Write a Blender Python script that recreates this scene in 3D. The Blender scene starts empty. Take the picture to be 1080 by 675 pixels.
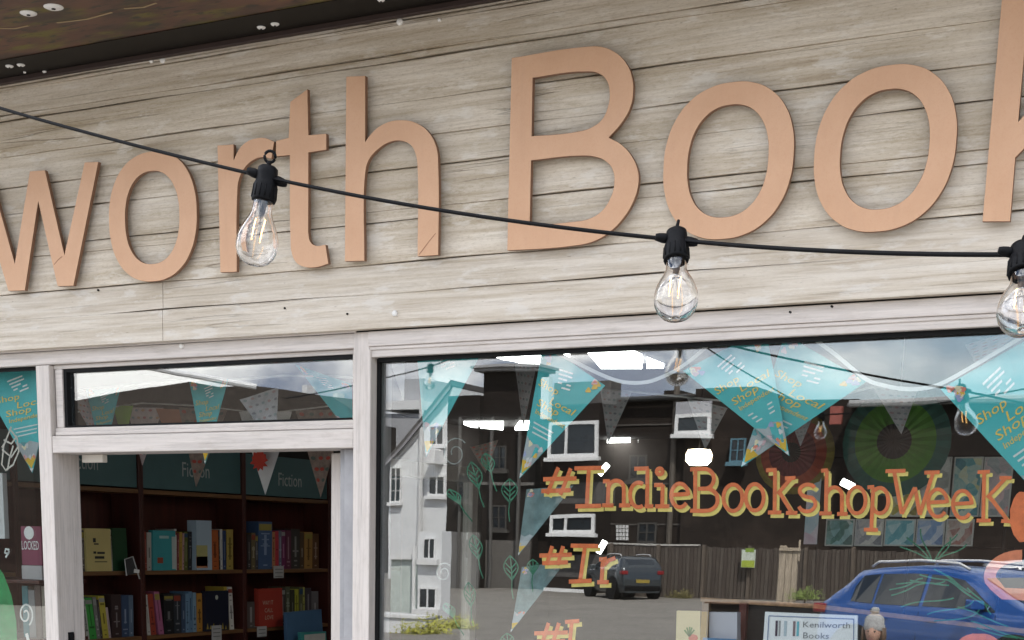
import bpy, bmesh, math, random
from mathutils import Vector, Matrix
random.seed(7)
S = bpy.context.scene
COL = S.collection
R = math.radians

# ------------------------------------------------------------------ camera
F, CX, CY = 1600.0, 448.0306, 935.5883
RM = Matrix(((0.876869440780879, 0.11949175416550538, -0.46564117570408114),
             (0.4804753211816102, -0.1864051413279825, 0.8569694212875529),
             (0.015602870250600497, -0.975179390662531, -0.22086581099617394)))
CAM = Vector((0.0, -3.5, 2.0))
cd = bpy.data.cameras.new('camera'); cam = bpy.data.objects.new('camera', cd); COL.objects.link(cam)
mw = Matrix.Identity(4)
for i in range(3):
    mw[i][0] = RM[i][0]; mw[i][1] = -RM[i][1]; mw[i][2] = -RM[i][2]; mw[i][3] = CAM[i]
cam.matrix_world = mw
cd.sensor_fit = 'HORIZONTAL'; cd.sensor_width = 36.0; cd.lens = F / 1080 * 36
cd.shift_x = (540 - CX) / 1080; cd.shift_y = (CY - 337.5) / 1080
cd.clip_start = 0.05; cd.clip_end = 600
S.camera = cam

# measured points of the photograph turned into places on real surfaces
def ray(px, py): return RM @ Vector((px - CX, py - CY, F))
def U(px, py, y=0.0):
    v = ray(px, py); return CAM + v * ((y - CAM.y) / v.y)
def UX(px, py, x):
    v = ray(px, py); return CAM + v * ((x - CAM.x) / v.x)
def UZ(px, py, z):
    v = ray(px, py); return CAM + v * ((z - CAM.z) / v.z)
YG = 0.067                                   # front face of the glass
def M(px, py, d):                            # place in the street that the glass mirrors to that spot, d metres behind the glass
    p = U(px, py, YG + d); return Vector((p.x, YG - d, p.z))

# ------------------------------------------------------------------ materials
class N:
    def __init__(s, name):
        s.m = bpy.data.materials.new(name); s.m.use_nodes = True
        s.t = s.m.node_tree; s.n = s.t.nodes; s.l = s.t.links
        s.b = s.n['Principled BSDF']; s.out = s.n['Material Output']
    def new(s, typ, **kw):
        x = s.n.new(typ)
        for k, v in kw.items(): setattr(x, k, v)
        return x
    def link(s, a, b): s.l.new(a, b)
    def coord(s, scale=(1, 1, 1), rot=(0, 0, 0), kind='Object'):
        c = s.new('ShaderNodeTexCoord'); m = s.new('ShaderNodeMapping')
        m.inputs['Scale'].default_value = scale; m.inputs['Rotation'].default_value = rot
        s.link(c.outputs[kind], m.inputs['Vector']); return m.outputs['Vector']
    def noise(s, vec, scale=5, detail=4, rough=.55, dist=0.0):
        x = s.new('ShaderNodeTexNoise'); x.inputs['Scale'].default_value = scale
        x.inputs['Detail'].default_value = detail; x.inputs['Roughness'].default_value = rough
        x.inputs['Distortion'].default_value = dist
        s.link(vec, x.inputs['Vector']); return x.outputs['Fac']
    def ramp(s, fac, stops, interp='LINEAR'):
        x = s.new('ShaderNodeValToRGB'); e = x.color_ramp.elements; x.color_ramp.interpolation = interp
        while len(e) < len(stops): e.new(0.5)
        for k, (p, c) in enumerate(stops):
            e[k].position = p; e[k].color = c if len(c) == 4 else (*c, 1)
        s.link(fac, x.inputs['Fac']); return x.outputs['Color']
    def mix(s, a, b, fac, mode='MIX'):
        x = s.new('ShaderNodeMix'); x.data_type = 'RGBA'; x.blend_type = mode
        for sock, v in ((x.inputs[6], a), (x.inputs[7], b), (x.inputs[0], fac)):
            if hasattr(v, 'links'): s.link(v, sock)
            elif isinstance(v, (int, float)): sock.default_value = v
            else: sock.default_value = (*v, 1) if len(v) == 3 else v
        return x.outputs[2]
    def math(s, op, a, b=0.0, clamp=False):
        x = s.new('ShaderNodeMath'); x.operation = op; x.use_clamp = clamp
        for k, v in enumerate((a, b)):
            if hasattr(v, 'links'): s.link(v, x.inputs[k])
            else: x.inputs[k].default_value = v
        return x.outputs[0]
    def bump(s, h, strength=.3, dist=.01):
        x = s.new('ShaderNodeBump'); x.inputs['Strength'].default_value = strength; x.inputs['Distance'].default_value = dist
        s.link(h, x.inputs['Height']); s.link(x.outputs['Normal'], s.b.inputs['Normal'])
    def set(s, col=None, rough=.6, metal=0.0, spec=.5):
        if col is not None:
            if hasattr(col, 'links'): s.link(col, s.b.inputs['Base Color'])
            else: s.b.inputs['Base Color'].default_value = (*col, 1)
        if hasattr(rough, 'links'): s.link(rough, s.b.inputs['Roughness'])
        else: s.b.inputs['Roughness'].default_value = rough
        s.b.inputs['Metallic'].default_value = metal; s.b.inputs['Specular IOR Level'].default_value = spec
        return s.m

def plain(name, col, rough=.6, metal=0.0, var=.12, scale=9, bump=0.0, spec=.4):
    k = N(name); v = k.coord(); f = k.noise(v, scale, 5, .6)
    lo = tuple(c * (1 - var) for c in col); hi = tuple(min(1, c * (1 + var)) for c in col)
    c = k.ramp(f, [(.3, lo), (.7, hi)])
    if bump: k.bump(k.noise(v, scale * 6, 4), bump, .004)
    return k.set(c, rough, metal, spec)

def weathered_boards(name='weathered_cladding', wear=1.0):
    k = N(name)
    a = k.noise(k.coord((1.1, 1, 30)), 1.6, 8, .62, .3)
    b = k.noise(k.coord((.55, 1, 6.5)), 1.5, 5, .6, .2)
    c = k.noise(k.coord((3.0, 1, 95)), 1.3, 7, .72)
    d = k.noise(k.coord((6, 6, 22)), 1.2, 6, .7)
    base = k.ramp(a, [(.30, (.45, .375, .285)), (.42, (.575, .505, .415)), (.55, (.67, .605, .52)), (.72, (.73, .675, .60))])
    stain = k.ramp(b, [(.46, (0, 0, 0)), (.68, (1, 1, 1))])
    stain2 = k.mix(stain, k.ramp(c, [(.34, (.10, .10, .10)), (.62, (1, 1, 1))]), 1.0, 'MULTIPLY')
    col = k.mix(base, (.32, .25, .155), k.math('MULTIPLY', stain2, .80 * wear))
    # long cracks in the grain
    cr = k.noise(k.coord((.42, 1, 20), (0, R(.8), 0)), 1.15, 3, .45, .15)
    crack = k.ramp(cr, [(.4945, (0, 0, 0)), (.4985, (1, 1, 1)), (.5015, (1, 1, 1)), (.5055, (0, 0, 0))])
    gate = k.ramp(k.noise(k.coord((1.6, 1, 5)), 1.3, 2), [(.52, (0, 0, 0)), (.62, (1, 1, 1))])
    cg = k.math('MULTIPLY', crack, gate)
    col = k.mix(col, (.15, .115, .08), k.math('MULTIPLY', cg, .7 * wear))
    fine = k.ramp(c, [(.32, (.55, .50, .45)), (.52, (1, 1, 1)), (.75, (1.0, 1.0, 1.0))])
    col = k.mix(col, fine, .55, 'MULTIPLY')
    gr = k.ramp(k.noise(k.coord((34, 1, 130)), 2.0, 4, .75), [(.34, (.70, .66, .61)), (.5, (1, 1, 1)), (.68, (1.0, 1.0, 1.0))])
    col = k.mix(col, gr, .6 * wear, 'MULTIPLY')
    st3 = k.math('MULTIPLY', k.ramp(k.noise(k.coord((.9, 1, 11)), 1.4, 7, .72, .5), [(.50, (0, 0, 0)), (.66, (1, 1, 1))]), k.ramp(k.noise(k.coord((18, 1, 55)), 2.0, 4, .8), [(.38, (.15, .15, .15)), (.6, (1, 1, 1))]))
    col = k.mix(col, (.30, .235, .145), k.math('MULTIPLY', st3, .75 * wear))
    # flaked patches of whiter paint
    fl = k.ramp(d, [(.55, (0, 0, 0)), (.63, (1, 1, 1))])
    col = k.mix(col, (.70, .665, .615), k.math('MULTIPLY', fl, .55))
    # dark fine flecks
    sp = k.ramp(k.noise(k.coord((14, 1, 60)), 2.2, 2), [(.70, (0, 0, 0)), (.76, (1, 1, 1))])
    col = k.mix(col, (.20, .16, .12), k.math('MULTIPLY', sp, .5))
    col = k.mix(col, (1.0, .982, .945) if wear > .9 else (.93, .925, .915), 1.0, 'MULTIPLY')
    h = k.math('SUBTRACT', k.math('ADD', k.math('MULTIPLY', c, .5), k.math('MULTIPLY', a, .5)), k.math('MULTIPLY', cg, .9))
    k.bump(h, .55, .005)
    return k.set(col, .72, 0, .25)

def painted_timber(name, vertical, tone=(.525, .475, .435)):
    k = N(name)
    s1 = (75, 75, 2.6) if vertical else (2.6, 75, 75)
    s2 = (22, 22, 7) if vertical else (7, 22, 22)
    a = k.noise(k.coord(s1), 2.0, 7, .65, .2); b = k.noise(k.coord(s2), 2.2, 6, .7)
    lo = tuple(t * .80 for t in tone); hi = tuple(min(1, t * 1.12) for t in tone)
    col = k.ramp(a, [(.32, lo), (.48, tone), (.66, hi)])
    ch = k.ramp(a, [(.24, (1, 1, 1)), (.33, (0, 0, 0))])
    dirt = k.ramp(b, [(.52, (0, 0, 0)), (.70, (1, 1, 1))])
    col = k.mix(col, (.36, .31, .26), k.math('MULTIPLY', dirt, .38))
    col = k.mix(col, (.25, .20, .16), k.math('MULTIPLY', ch, .8))
    k.bump(a, .45, .003)
    return k.set(col, .55, 0, .4)

def letter_mat():
    k = N('copper_letter_board')
    a = k.noise(k.coord((1, 1, 1)), 260, 3, .7); b = k.noise(k.coord((1, 1, 1)), 5, 5, .6)
    col = k.ramp(b, [(.3, (.54, .315, .185)), (.7, (.615, .375, .232))])
    col = k.mix(col, (.52, .27, .15), k.math('MULTIPLY', k.ramp(a, [(.5, (0, 0, 0)), (.72, (1, 1, 1))]), .35))
    dr = k.noise(k.coord((26, 1, 3)), 1.6, 5, .65); col = k.mix(col, (.42, .25, .16), k.math('MULTIPLY', k.ramp(dr, [(.52, (0, 0, 0)), (.72, (1, 1, 1))]), .14))
    k.bump(a, .15, .001)
    return k.set(col, .5, .10, .4)

def soffit_mat():
    k = N('rusty_soffit')
    v = k.coord((1.0, 1.4, 1)); a = k.noise(v, 2.6, 6, .6, .4); b = k.noise(k.coord((3, 11, 1), (0, 0, R(12))), 1.8, 4, .6)
    c = k.noise(k.coord((7, 24, 1), (0, 0, R(-8))), 2.0, 3, .6)
    col = k.ramp(a, [(.3, (.030, .016, .012)), (.48, (.105, .045, .028)), (.7, (.17, .072, .042))])
    g = k.ramp(b, [(.50, (0, 0, 0)), (.62, (1, 1, 1))])
    col = k.mix(col, (.16, .15, .012), k.math('MULTIPLY', g, .75))
    d = k.ramp(c, [(.56, (0, 0, 0)), (.63, (1, 1, 1))])
    col = k.mix(col, (.012, .016, .012), k.math('MULTIPLY', d, .9))
    e = k.ramp(k.noise(k.coord((1.5, 5, 1), (0, 0, R(9))), 2.2, 5, .6), [(.50, (0, 0, 0)), (.60, (1, 1, 1))]); col = k.mix(col, (.030, .020, .016), k.math('MULTIPLY', e, .7))
    k.bump(a, .2, .01)
    return k.set(k.mix(col, (.72, .70, .68), 1.0, 'MULTIPLY'), .42, 0, .4)

def glass_mat(name, base=.12):
    k = N(name)
    lw = k.new('ShaderNodeLayerWeight'); lw.inputs['Blend'].default_value = .5
    f5 = k.math('POWER', lw.outputs['Facing'], 4.0)
    fac = k.math('ADD', k.math('MULTIPLY', f5, 1 - base), base, True)
    t = k.new('ShaderNodeBsdfTransparent'); t.inputs['Color'].default_value = (.94, .96, .95, 1)
    g = k.new('ShaderNodeBsdfGlossy'); g.inputs['Roughness'].default_value = 0.0; g.inputs['Color'].default_value = (1, 1, 1, 1)
    mx = k.new('ShaderNodeMixShader')
    k.link(fac, mx.inputs[0]); k.link(t.outputs[0], mx.inputs[1]); k.link(g.outputs[0], mx.inputs[2])
    # very slight waviness of the pane
    bp = k.new('ShaderNodeBump'); bp.inputs['Strength'].default_value = .012; bp.inputs['Distance'].default_value = .02
    k.link(k.noise(k.coord((1.2, 1, 2.2)), 1.6, 2, .4), bp.inputs['Height']); k.link(bp.outputs['Normal'], g.inputs['Normal'])
    k.link(mx.outputs[0], k.out.inputs['Surface']); return k.m

def bulb_glass():
    k = N('bulb_glass'); k.b.inputs['Base Color'].default_value = (1, 1, 1, 1)
    k.b.inputs['Transmission Weight'].default_value = 1.0; k.b.inputs['Roughness'].default_value = 0.0
    k.b.inputs['IOR'].default_value = 1.45; return k.m

def emit(name, col, st):
    k = N(name); k.b.inputs['Base Color'].default_value = (*col, 1)
    k.b.inputs['Emission Color'].default_value = (*col, 1); k.b.inputs['Emission Strength'].default_value = st; return k.m

def brick(name, col, mortar, sc=4.0, rough=.85):
    k = N(name); x = k.new('ShaderNodeTexBrick'); v = k.coord((1, 1, 1), (R(90), 0, 0))
    k.link(v, x.inputs['Vector']); x.inputs['Scale'].default_value = sc
    x.inputs['Color1'].default_value = (*col, 1); x.inputs['Color2'].default_value = (*[c * .7 for c in col], 1)
    x.inputs['Mortar'].default_value = (*mortar, 1); x.inputs['Mortar Size'].default_value = .012
    n = k.noise(k.coord(), .8, 5, .6)
    col2 = k.mix(x.outputs['Color'], tuple(c * .55 for c in col), k.math('MULTIPLY', k.ramp(n, [(.4, (0, 0, 0)), (.7, (1, 1, 1))]), .5))
    n2 = k.noise(k.coord((.16, .16, .3)), 1.2, 5, .7)
    col2 = k.mix(col2, tuple(min(1, c * 2.4) for c in col), k.math('MULTIPLY', k.ramp(n2, [(.50, (0, 0, 0)), (.66, (1, 1, 1))]), .7))
    return k.set(col2, rough, 0, .2)

def wood(name, col, vertical=False, rough=.45):
    k = N(name); s = (14, 14, 1) if vertical else (14, 1, 14)
    a = k.noise(k.coord(s), 2.2, 6, .6, .5)
    return k.set(k.ramp(a, [(.3, tuple(c * .6 for c in col)), (.7, tuple(c * 1.25 for c in col))]), rough, 0, .4)

def asphalt():
    k = N('road_asphalt'); a = k.noise(k.coord(), 180, 3, .7); b = k.noise(k.coord(), .6, 5, .6)
    col = k.mix(k.ramp(a, [(.3, (.10, .097, .09)), (.7, (.20, .19, .175))]), (.07, .068, .065), k.math('MULTIPLY', k.ramp(b, [(.45, (0, 0, 0)), (.7, (1, 1, 1))]), .5))
    return k.set(col, .9, 0, .2)

def collage(name, pal, sc=40):
    k = N(name); v = k.coord(); x = k.new('ShaderNodeTexVoronoi'); x.inputs['Scale'].default_value = sc
    n = k.noise(k.coord(), sc * .6, 5, .7, 1.5)
    k.link(v, x.inputs['Vector'])
    sep = k.new('ShaderNodeSeparateColor'); k.link(x.outputs['Color'], sep.inputs[0])
    f = k.math('ADD', k.math('MULTIPLY', sep.outputs[0], .55), k.math('MULTIPLY', n, .45))
    st = [(.12 + .76 * i / (len(pal) - 1), c) for i, c in enumerate(pal)]
    return k.set(k.ramp(f, st), .5, 0, .3)

MAT = {}
def mc(col, rough=.55, tag='paint', **kw):
    key = (tuple(round(c, 4) for c in col), rough, tag)
    if key not in MAT: MAT[key] = plain('%s_%d' % (tag, len(MAT)), col, rough, **kw)
    return MAT[key]

m_clad = weathered_boards(); m_clad_low = weathered_boards('paler_cladding', .4)
m_ph = painted_timber('white_timber_rail', False); m_pv = painted_timber('white_timber_post', True)
m_letter = letter_mat(); m_letter_edge = plain('letter_dark_edge', (.20, .105, .060), .6, 0, .15, 60); m_soffit = soffit_mat()
m_glass = glass_mat('window_glass'); m_bulb = bulb_glass()
m_black = plain('black_rubber', (.004, .004, .0045), .5, 0, .2, 40, .1, .10)
m_dark = plain('dark_gasket', (.007, .007, .007), .7, spec=.15)
m_grey_frame = plain('grey_door_frame', (.30, .295, .30), .5, 0, .15, 14)
m_steel = plain('steel_screw', (.62, .62, .58), .35, .5, .1)
m_screwpaint = plain('white_screw_cap', (.72, .70, .66), .5, 0, .06)
m_fil = emit('warm_filament', (1.0, .55, .18), 2.6)
m_led = emit('led_panel', (1.0, .99, .97), 5.5)
m_warm = emit('warm_lamp', (1.0, .82, .58), 16.0)
m_case = wood('mahogany_bookcase', (.060, .014, .010), True)
m_shelf = wood('shelf_edge', (.17, .085, .035))
m_teal_board = plain('teal_header', (.070, .145, .155), .5, 0, .1, 5)
m_paper = plain('paper_pages', (.70, .66, .56), .8, 0, .08, 60)
m_white = plain('white_print', (.80, .80, .79), .6, 0, .05)
m_gold = plain('yellow_print', (.78, .55, .10), .6, 0, .08)
m_teal = plain('teal_flag', (.06, .42, .44), .65, 0, .10, 6)
m_ribbon = plain('white_ribbon', (.55, .54, .53), .7, 0, .08, 20)
m_asph = asphalt()
m_orange = plain('orange_window_paint', (.72, .17, .055), .6, 0, .16, 60)
m_yel = plain('yellow_window_paint', (.74, .58, .16), .6, 0, .14, 60)
m_green = plain('green_paint_pen', (.02, .15, .085), .6, 0, .25, 60)
m_pale = plain('pale_paint_pen', (.20, .22, .21), .6, 0, .25, 60)
m_window_dark = plain('dark_window_glass', (.02, .025, .03), .08, 0, .2, 3, 0, .8)
m_whitewall = plain('white_render', (.70, .71, .72), .8, 0, .06, 2, .1)
m_whiteframe = plain('white_upvc', (.72, .72, .72), .4, 0, .04)
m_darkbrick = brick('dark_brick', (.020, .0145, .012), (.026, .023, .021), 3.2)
m_darkbrick2 = brick('dark_brick_brown', (.024, .017, .0135), (.032, .028, .025), 3.0)  # second very dark brick tone, slightly browner and lighter
m_slate = plain('roof_slate', (.085, .078, .075), .7, 0, .25, 5)
m_browntile = plain('brown_roof_tile', (.05, .040, .033), .8, 0, .3, 4)

# ------------------------------------------------------------------ mesh helpers
class MB:
    def __init__(s): s.v = []; s.f = []; s.mi = []
    def add(s, vs, fs, mi=0):
        o = len(s.v); s.v += [tuple(p) for p in vs]
        for f in fs: s.f.append(tuple(i + o for i in f)); s.mi.append(mi)
        return s
    def box(s, a, b, mi=0):
        x0, x1 = sorted((a[0], b[0])); y0, y1 = sorted((a[1], b[1])); z0, z1 = sorted((a[2], b[2]))
        vs = [(x0, y0, z0), (x1, y0, z0), (x1, y1, z0), (x0, y1, z0), (x0, y0, z1), (x1, y0, z1), (x1, y1, z1), (x0, y1, z1)]
        return s.add(vs, [(0, 3, 2, 1), (4, 5, 6, 7), (0, 1, 5, 4), (1, 2, 6, 5), (2, 3, 7, 6), (3, 0, 4, 7)], mi)
    def hexa(s, p, mi=0):      # 8 corners: bottom 0-3 ccw, top 4-7
        return s.add(p, [(0, 3, 2, 1), (4, 5, 6, 7), (0, 1, 5, 4), (1, 2, 6, 5), (2, 3, 7, 6), (3, 0, 4, 7)], mi)
    def prism(s, poly, d, mi=0):   # polygon of Vectors extruded along vector d
        n = len(poly); d = Vector(d); vs = [Vector(p) for p in poly] + [Vector(p) + d for p in poly]
        fs = [tuple(range(n)), tuple(range(2 * n - 1, n - 1, -1))] + [(i, i + n, (i + 1) % n + n, (i + 1) % n) for i in range(n)]
        return s.add(vs, fs, mi)
    def tube(s, pts, r, seg=8, mi=0, cap=True):
        pts = [Vector(p) for p in pts]; n = len(pts); rs = r if isinstance(r, (list, tuple)) else [r] * n
        o = len(s.v); up = Vector((0, 0, 1))
        for i, p in enumerate(pts):
            t = (pts[min(i + 1, n - 1)] - pts[max(i - 1, 0)]).normalized()
            a = t.cross(up if abs(t.z) < .95 else Vector((1, 0, 0))).normalized(); b = t.cross(a)
            for k in range(seg):
                an = 2 * math.pi * k / seg; s.v.append(tuple(p + (a * math.cos(an) + b * math.sin(an)) * rs[i]))
        for i in range(n - 1):
            for k in range(seg):
                q = (k + 1) % seg
                s.f.append((o + i * seg + k, o + i * seg + q, o + (i + 1) * seg + q, o + (i + 1) * seg + k)); s.mi.append(mi)
        if cap:
            s.f.append(tuple(o + k for k in range(seg - 1, -1, -1))); s.mi.append(mi)
            s.f.append(tuple(o + (n - 1) * seg + k for k in range(seg))); s.mi.append(mi)
        return s
    def lathe(s, prof, c, seg=24, mi=0, axis=None):   # prof: (r, z) list, closed at ends with r=0
        o = len(s.v); c = Vector(c); q = Vector((0, 0, 1)).rotation_difference(Vector(axis)) if axis else None
        for r, z in prof:
            for k in range(seg):
                an = 2 * math.pi * k / seg; p = Vector((r * math.cos(an), r * math.sin(an), z))
                if q: p = q @ p
                s.v.append(tuple(c + p))
        for i in range(len(prof) - 1):
            for k in range(seg):
                q2 = (k + 1) % seg
                s.f.append((o + i * seg + k, o + i * seg + q2, o + (i + 1) * seg + q2, o + (i + 1) * seg + k)); s.mi.append(mi)
        return s
    def strip(s, pts, w, nrm, mi=0, th=.0008):     # painted stroke: flat ribbon of width w lying across normal nrm, with thickness
        pts = [Vector(p) for p in pts]; n = len(pts); nrm = Vector(nrm).normalized(); L = []; Rr = []
        for i, p in enumerate(pts):
            t = (pts[min(i + 1, n - 1)] - pts[max(i - 1, 0)])
            if t.length < 1e-9: t = Vector((1, 0, 0))
            a = nrm.cross(t.normalized()).normalized() * (w / 2)
            L.append(p + a); Rr.append(p - a)
        poly = L + Rr[::-1]; d = nrm * th
        o = len(s.v); s.v += [tuple(p) for p in poly] + [tuple(p + d) for p in poly]; m = len(poly)
        for i in range(n - 1):
            a, b, c, e = i, i + 1, m - 2 - i, m - 1 - i
            s.f += [(o + a, o + b, o + c, o + e), (o + m + e, o + m + c, o + m + b, o + m + a)]; s.mi += [mi, mi]
        for i in range(m):
            j = (i + 1) % m; s.f.append((o + i, o + m + i, o + m + j, o + j)); s.mi.append(mi)
        return s
    def grid(s, rows, mi=0, closed=False):
        o = len(s.v); nr, nc = len(rows), len(rows[0])
        for r in rows: s.v += [tuple(p) for p in r]
        for i in range(nr - 1):
            for j in range(nc if closed else nc - 1):
                k = (j + 1) % nc
                s.f.append((o + i * nc + j, o + i * nc + k, o + (i + 1) * nc + k, o + (i + 1) * nc + j)); s.mi.append(mi)
        return s

WLOC = {}
def empty(name, loc):
    o = bpy.data.objects.new(name, None); COL.objects.link(o); o.location = loc; o.empty_display_size = .1
    WLOC[o.name] = Vector(loc); return o
def add(name, mb, mats, parent=None, bevel=0.0, smooth=False, seg=2, origin=None):
    vs = [Vector(p) for p in mb.v]
    if origin is None:
        lo = Vector((min(p.x for p in vs), min(p.y for p in vs), min(p.z for p in vs)))
        hi = Vector((max(p.x for p in vs), max(p.y for p in vs), max(p.z for p in vs)))
        origin = Vector(((lo.x + hi.x) / 2, (lo.y + hi.y) / 2, lo.z))
    me = bpy.data.meshes.new(name); me.from_pydata([tuple(p - origin) for p in vs], [], mb.f); me.update()
    mats = mats if isinstance(mats, (list, tuple)) else [mats]
    for m in mats: me.materials.append(m)
    for p, i in zip(me.polygons, mb.mi): p.material_index = i; p.use_smooth = smooth
    bm = bmesh.new(); bm.from_mesh(me); bmesh.ops.recalc_face_normals(bm, faces=bm.faces); bm.to_mesh(me); bm.free()
    o = bpy.data.objects.new(name, me); COL.objects.link(o)
    if parent is not None: o.parent = parent; o.location = origin - WLOC[parent.name]
    else: o.location = origin
    WLOC[o.name] = origin
    if bevel:
        b = o.modifiers.new('bevel', 'BEVEL'); b.width = bevel; b.segments = seg; b.limit_method = 'ANGLE'; b.angle_limit = R(40)
    return o
def tag(o, label=None, cat=None, group=None, kind=None):
    if label: o['label'] = label
    if cat: o['category'] = cat
    if group: o['group'] = group
    if kind: o['kind'] = kind
    return o
def copy_tree(src, loc, scale=1.0):
    def cp(o, par):
        c = o.copy(); COL.objects.link(c)
        if par is not None: c.parent = par
        for ch in [x for x in bpy.data.objects if x.parent == o]: cp(ch, c)
        return c
    r = cp(src, None); r.location = loc; r.scale = (scale,) * 3; WLOC[r.name] = Vector(loc); return r

def spline_mesh(loops, extrude, bevel, res=8):
    """filled outline(s) -> list of verts (x, y, z) and faces. loops: lists of (x, y, smooth)"""
    cu = bpy.data.curves.new('outline', 'CURVE'); cu.dimensions = '2D'; cu.fill_mode = 'BOTH'
    cu.extrude = extrude; cu.bevel_depth = bevel; cu.bevel_resolution = 1; cu.resolution_u = res
    for lp in loops:
        sp = cu.splines.new('BEZIER'); sp.bezier_points.add(len(lp) - 1); sp.use_cyclic_u = True
        for bp, p in zip(sp.bezier_points, lp):
            bp.co = (p[0], p[1], 0); t = 'AUTO' if p[2] else 'VECTOR'; bp.handle_left_type = t; bp.handle_right_type = t
    ob = bpy.data.objects.new('outline', cu); COL.objects.link(ob)
    dg = bpy.context.evaluated_depsgraph_get(); me = ob.evaluated_get(dg).to_mesh()
    vs = [v.co.copy() for v in me.vertices]; fs = [tuple(p.vertices) for p in me.polygons]
    ob.evaluated_get(dg).to_mesh_clear(); bpy.data.objects.remove(ob); bpy.data.curves.remove(cu)
    return vs, fs
TXT = {}
def text_mesh(body, shear=0.0, space=1.0):
    """text as flat faces, scaled to height 1 for capitals, starting at x=0"""
    key = (body, shear, space)
    if key in TXT: return TXT[key]
    cu = bpy.data.curves.new('text', 'FONT'); cu.body = body; cu.size = 1.4; cu.shear = shear; cu.resolution_u = 2; cu.space_character = space
    ob = bpy.data.objects.new('text', cu); COL.objects.link(ob)
    dg = bpy.context.evaluated_depsgraph_get(); me = ob.evaluated_get(dg).to_mesh()
    vs = [v.co.copy() for v in me.vertices]; fs = [tuple(p.vertices) for p in me.polygons]
    ob.evaluated_get(dg).to_mesh_clear(); bpy.data.objects.remove(ob); bpy.data.curves.remove(cu)
    TXT[key] = (vs, fs, max(v.x for v in vs) if vs else 1); return TXT[key]
def put_text(mb, body, origin, ux, uz, mi=0, width=None, height=None, shear=0.0):
    """writes body from origin along ux, upwards uz; unit vectors scaled to height"""
    vs, fs, w = text_mesh(body, shear)
    ux = Vector(ux).normalized(); uz = Vector(uz).normalized()
    sx = (width / w) if width else height; sz = height if height else sx
    mb.add([Vector(origin) + ux * (v.x * sx) + uz * (v.y * sz) for v in vs], fs, mi)

# ================================================================== the shop
z_ft = U(530, 338, 0).z                       # bottom of the sign board
z_top = 3.245
YF = .03                                      # front of the timber frame
z_hb_d = U(210, 376, YF).z                    # header bottom above the door light
z_win = U(700, 361.5, YF).z                   # header bottom above the display window
xs0, xs1 = U(42.8, 500, YF).x, U(56.5, 500, YF).x      # left stud
xp0, xp1 = U(372.8, 520, YF).x, U(390.6, 520, YF).x    # middle post
z_tb1, z_tb0 = U(210, 456.2, YF).z, U(210, 475.2, YF).z   # transom bar
XL, XR = -5.2, 2.6
front = empty('shopfront', (-1.3, .1, 0)); 
tag(front, 'weathered whitewashed timber shopfront with sign board, door and display windows', 'shopfront')

# sign board of overlapping boards
edges = [z_ft] + [U(530, y, 0).z for y in (300, 267, 222, 209, 165, 132, 92, 46.7, 39)] + [U(530, 7, 0).z, U(530, -22, 0).z, U(140, 68.6, 0).z, z_top + .004]
edges = sorted(edges)
mbu = MB(); mbl = MB(); xj = U(171, 320, 0).x
rnd = random.Random(3)
for i in range(len(edges) - 1):
    mb = mbl if i < 2 else mbu
    a, b = edges[i], edges[i + 1]; minor = i in (2, 3, 5, 7, 9, 10); gap = (.0003 if minor else .0008) if i else 0
    cuts = [XL, XR] if i > 1 else [XL, xj, XR]
    off = (.0, .0022, .0008, .0016, .0010, .0018, .0004, .0010, .0022, .0012, .0016, .001, -.003, 0)[i]
    for j in range(len(cuts) - 1):
        x0 = cuts[j] + (.0009 if j else 0); x1 = cuts[j + 1] - (.0009 if j < len(cuts) - 2 else 0)
        n = 60; rows = []
        for k in range(n + 1):
            x = x0 + (x1 - x0) * k / n
            wz = .0016 * math.sin(x * 5.1 + i * 2.1) + .0011 * math.sin(x * 13.7 + i)
            z0 = a + (gap + wz if i else 0); z1 = b - .0005 + wz * .6
            tp = off + .0016 * math.sin(x * 2.3 + i * 1.7)
            rows.append([(x, tp, z0), (x, tp + .0005, z1 - .0028), (x, tp + .0035, z1), (x, .03, z1), (x, .03, z0)])
        mb.grid(rows, 0, True)
        mb.add([rows[0][q] for q in range(5)], [(0, 1, 2, 3, 4)]); mb.add([rows[-1][q] for q in range(5)], [(4, 3, 2, 1, 0)])
fas = add('sign_board', mbu, m_clad, front); add('bottom_board', mbl, m_clad_low, front)
add('backing_board', MB().box((XL, .031, z_ft + .005), (XR, .06, z_top)), mc((.13, .10, .075), .8, 'backing'), front)

# screw caps and nails on the sign board
def on_front(px, py, y=-.001): return U(px, py, y)
for px, py, r in ((171.5, 63, .0085), (159.5, 64, .006), (421.5, 23, .008), (416.5, 330.5, .0075), (165, 349, .008), (176, 347, .008), (463.5, 21, .004), (192, 365, .007)):
    p = on_front(px, py); y0 = -.006
    if py > 340: p = U(px, py, YF); y0 = YF - .007
    k = MB().lathe([(0, 0), (r * .7, 0), (r, .003), (r, .012), (0, .012)], (p.x, y0, p.z), 14, 0, (0, 1, 0))
    add('screw_cap', k, m_screwpaint, fas, smooth=True)
for px, py in ((366, 331), (103, 306), (300, 325), (833, 329), (877, 323)):
    p = on_front(px, py)
    add('nail_head', MB().lathe([(0, 0), (.0026, 0), (.0026, .008), (0, .008)], (p.x, -.0015, p.z), 8, 0, (0, 1, 0)), m_dark, fas)

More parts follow.
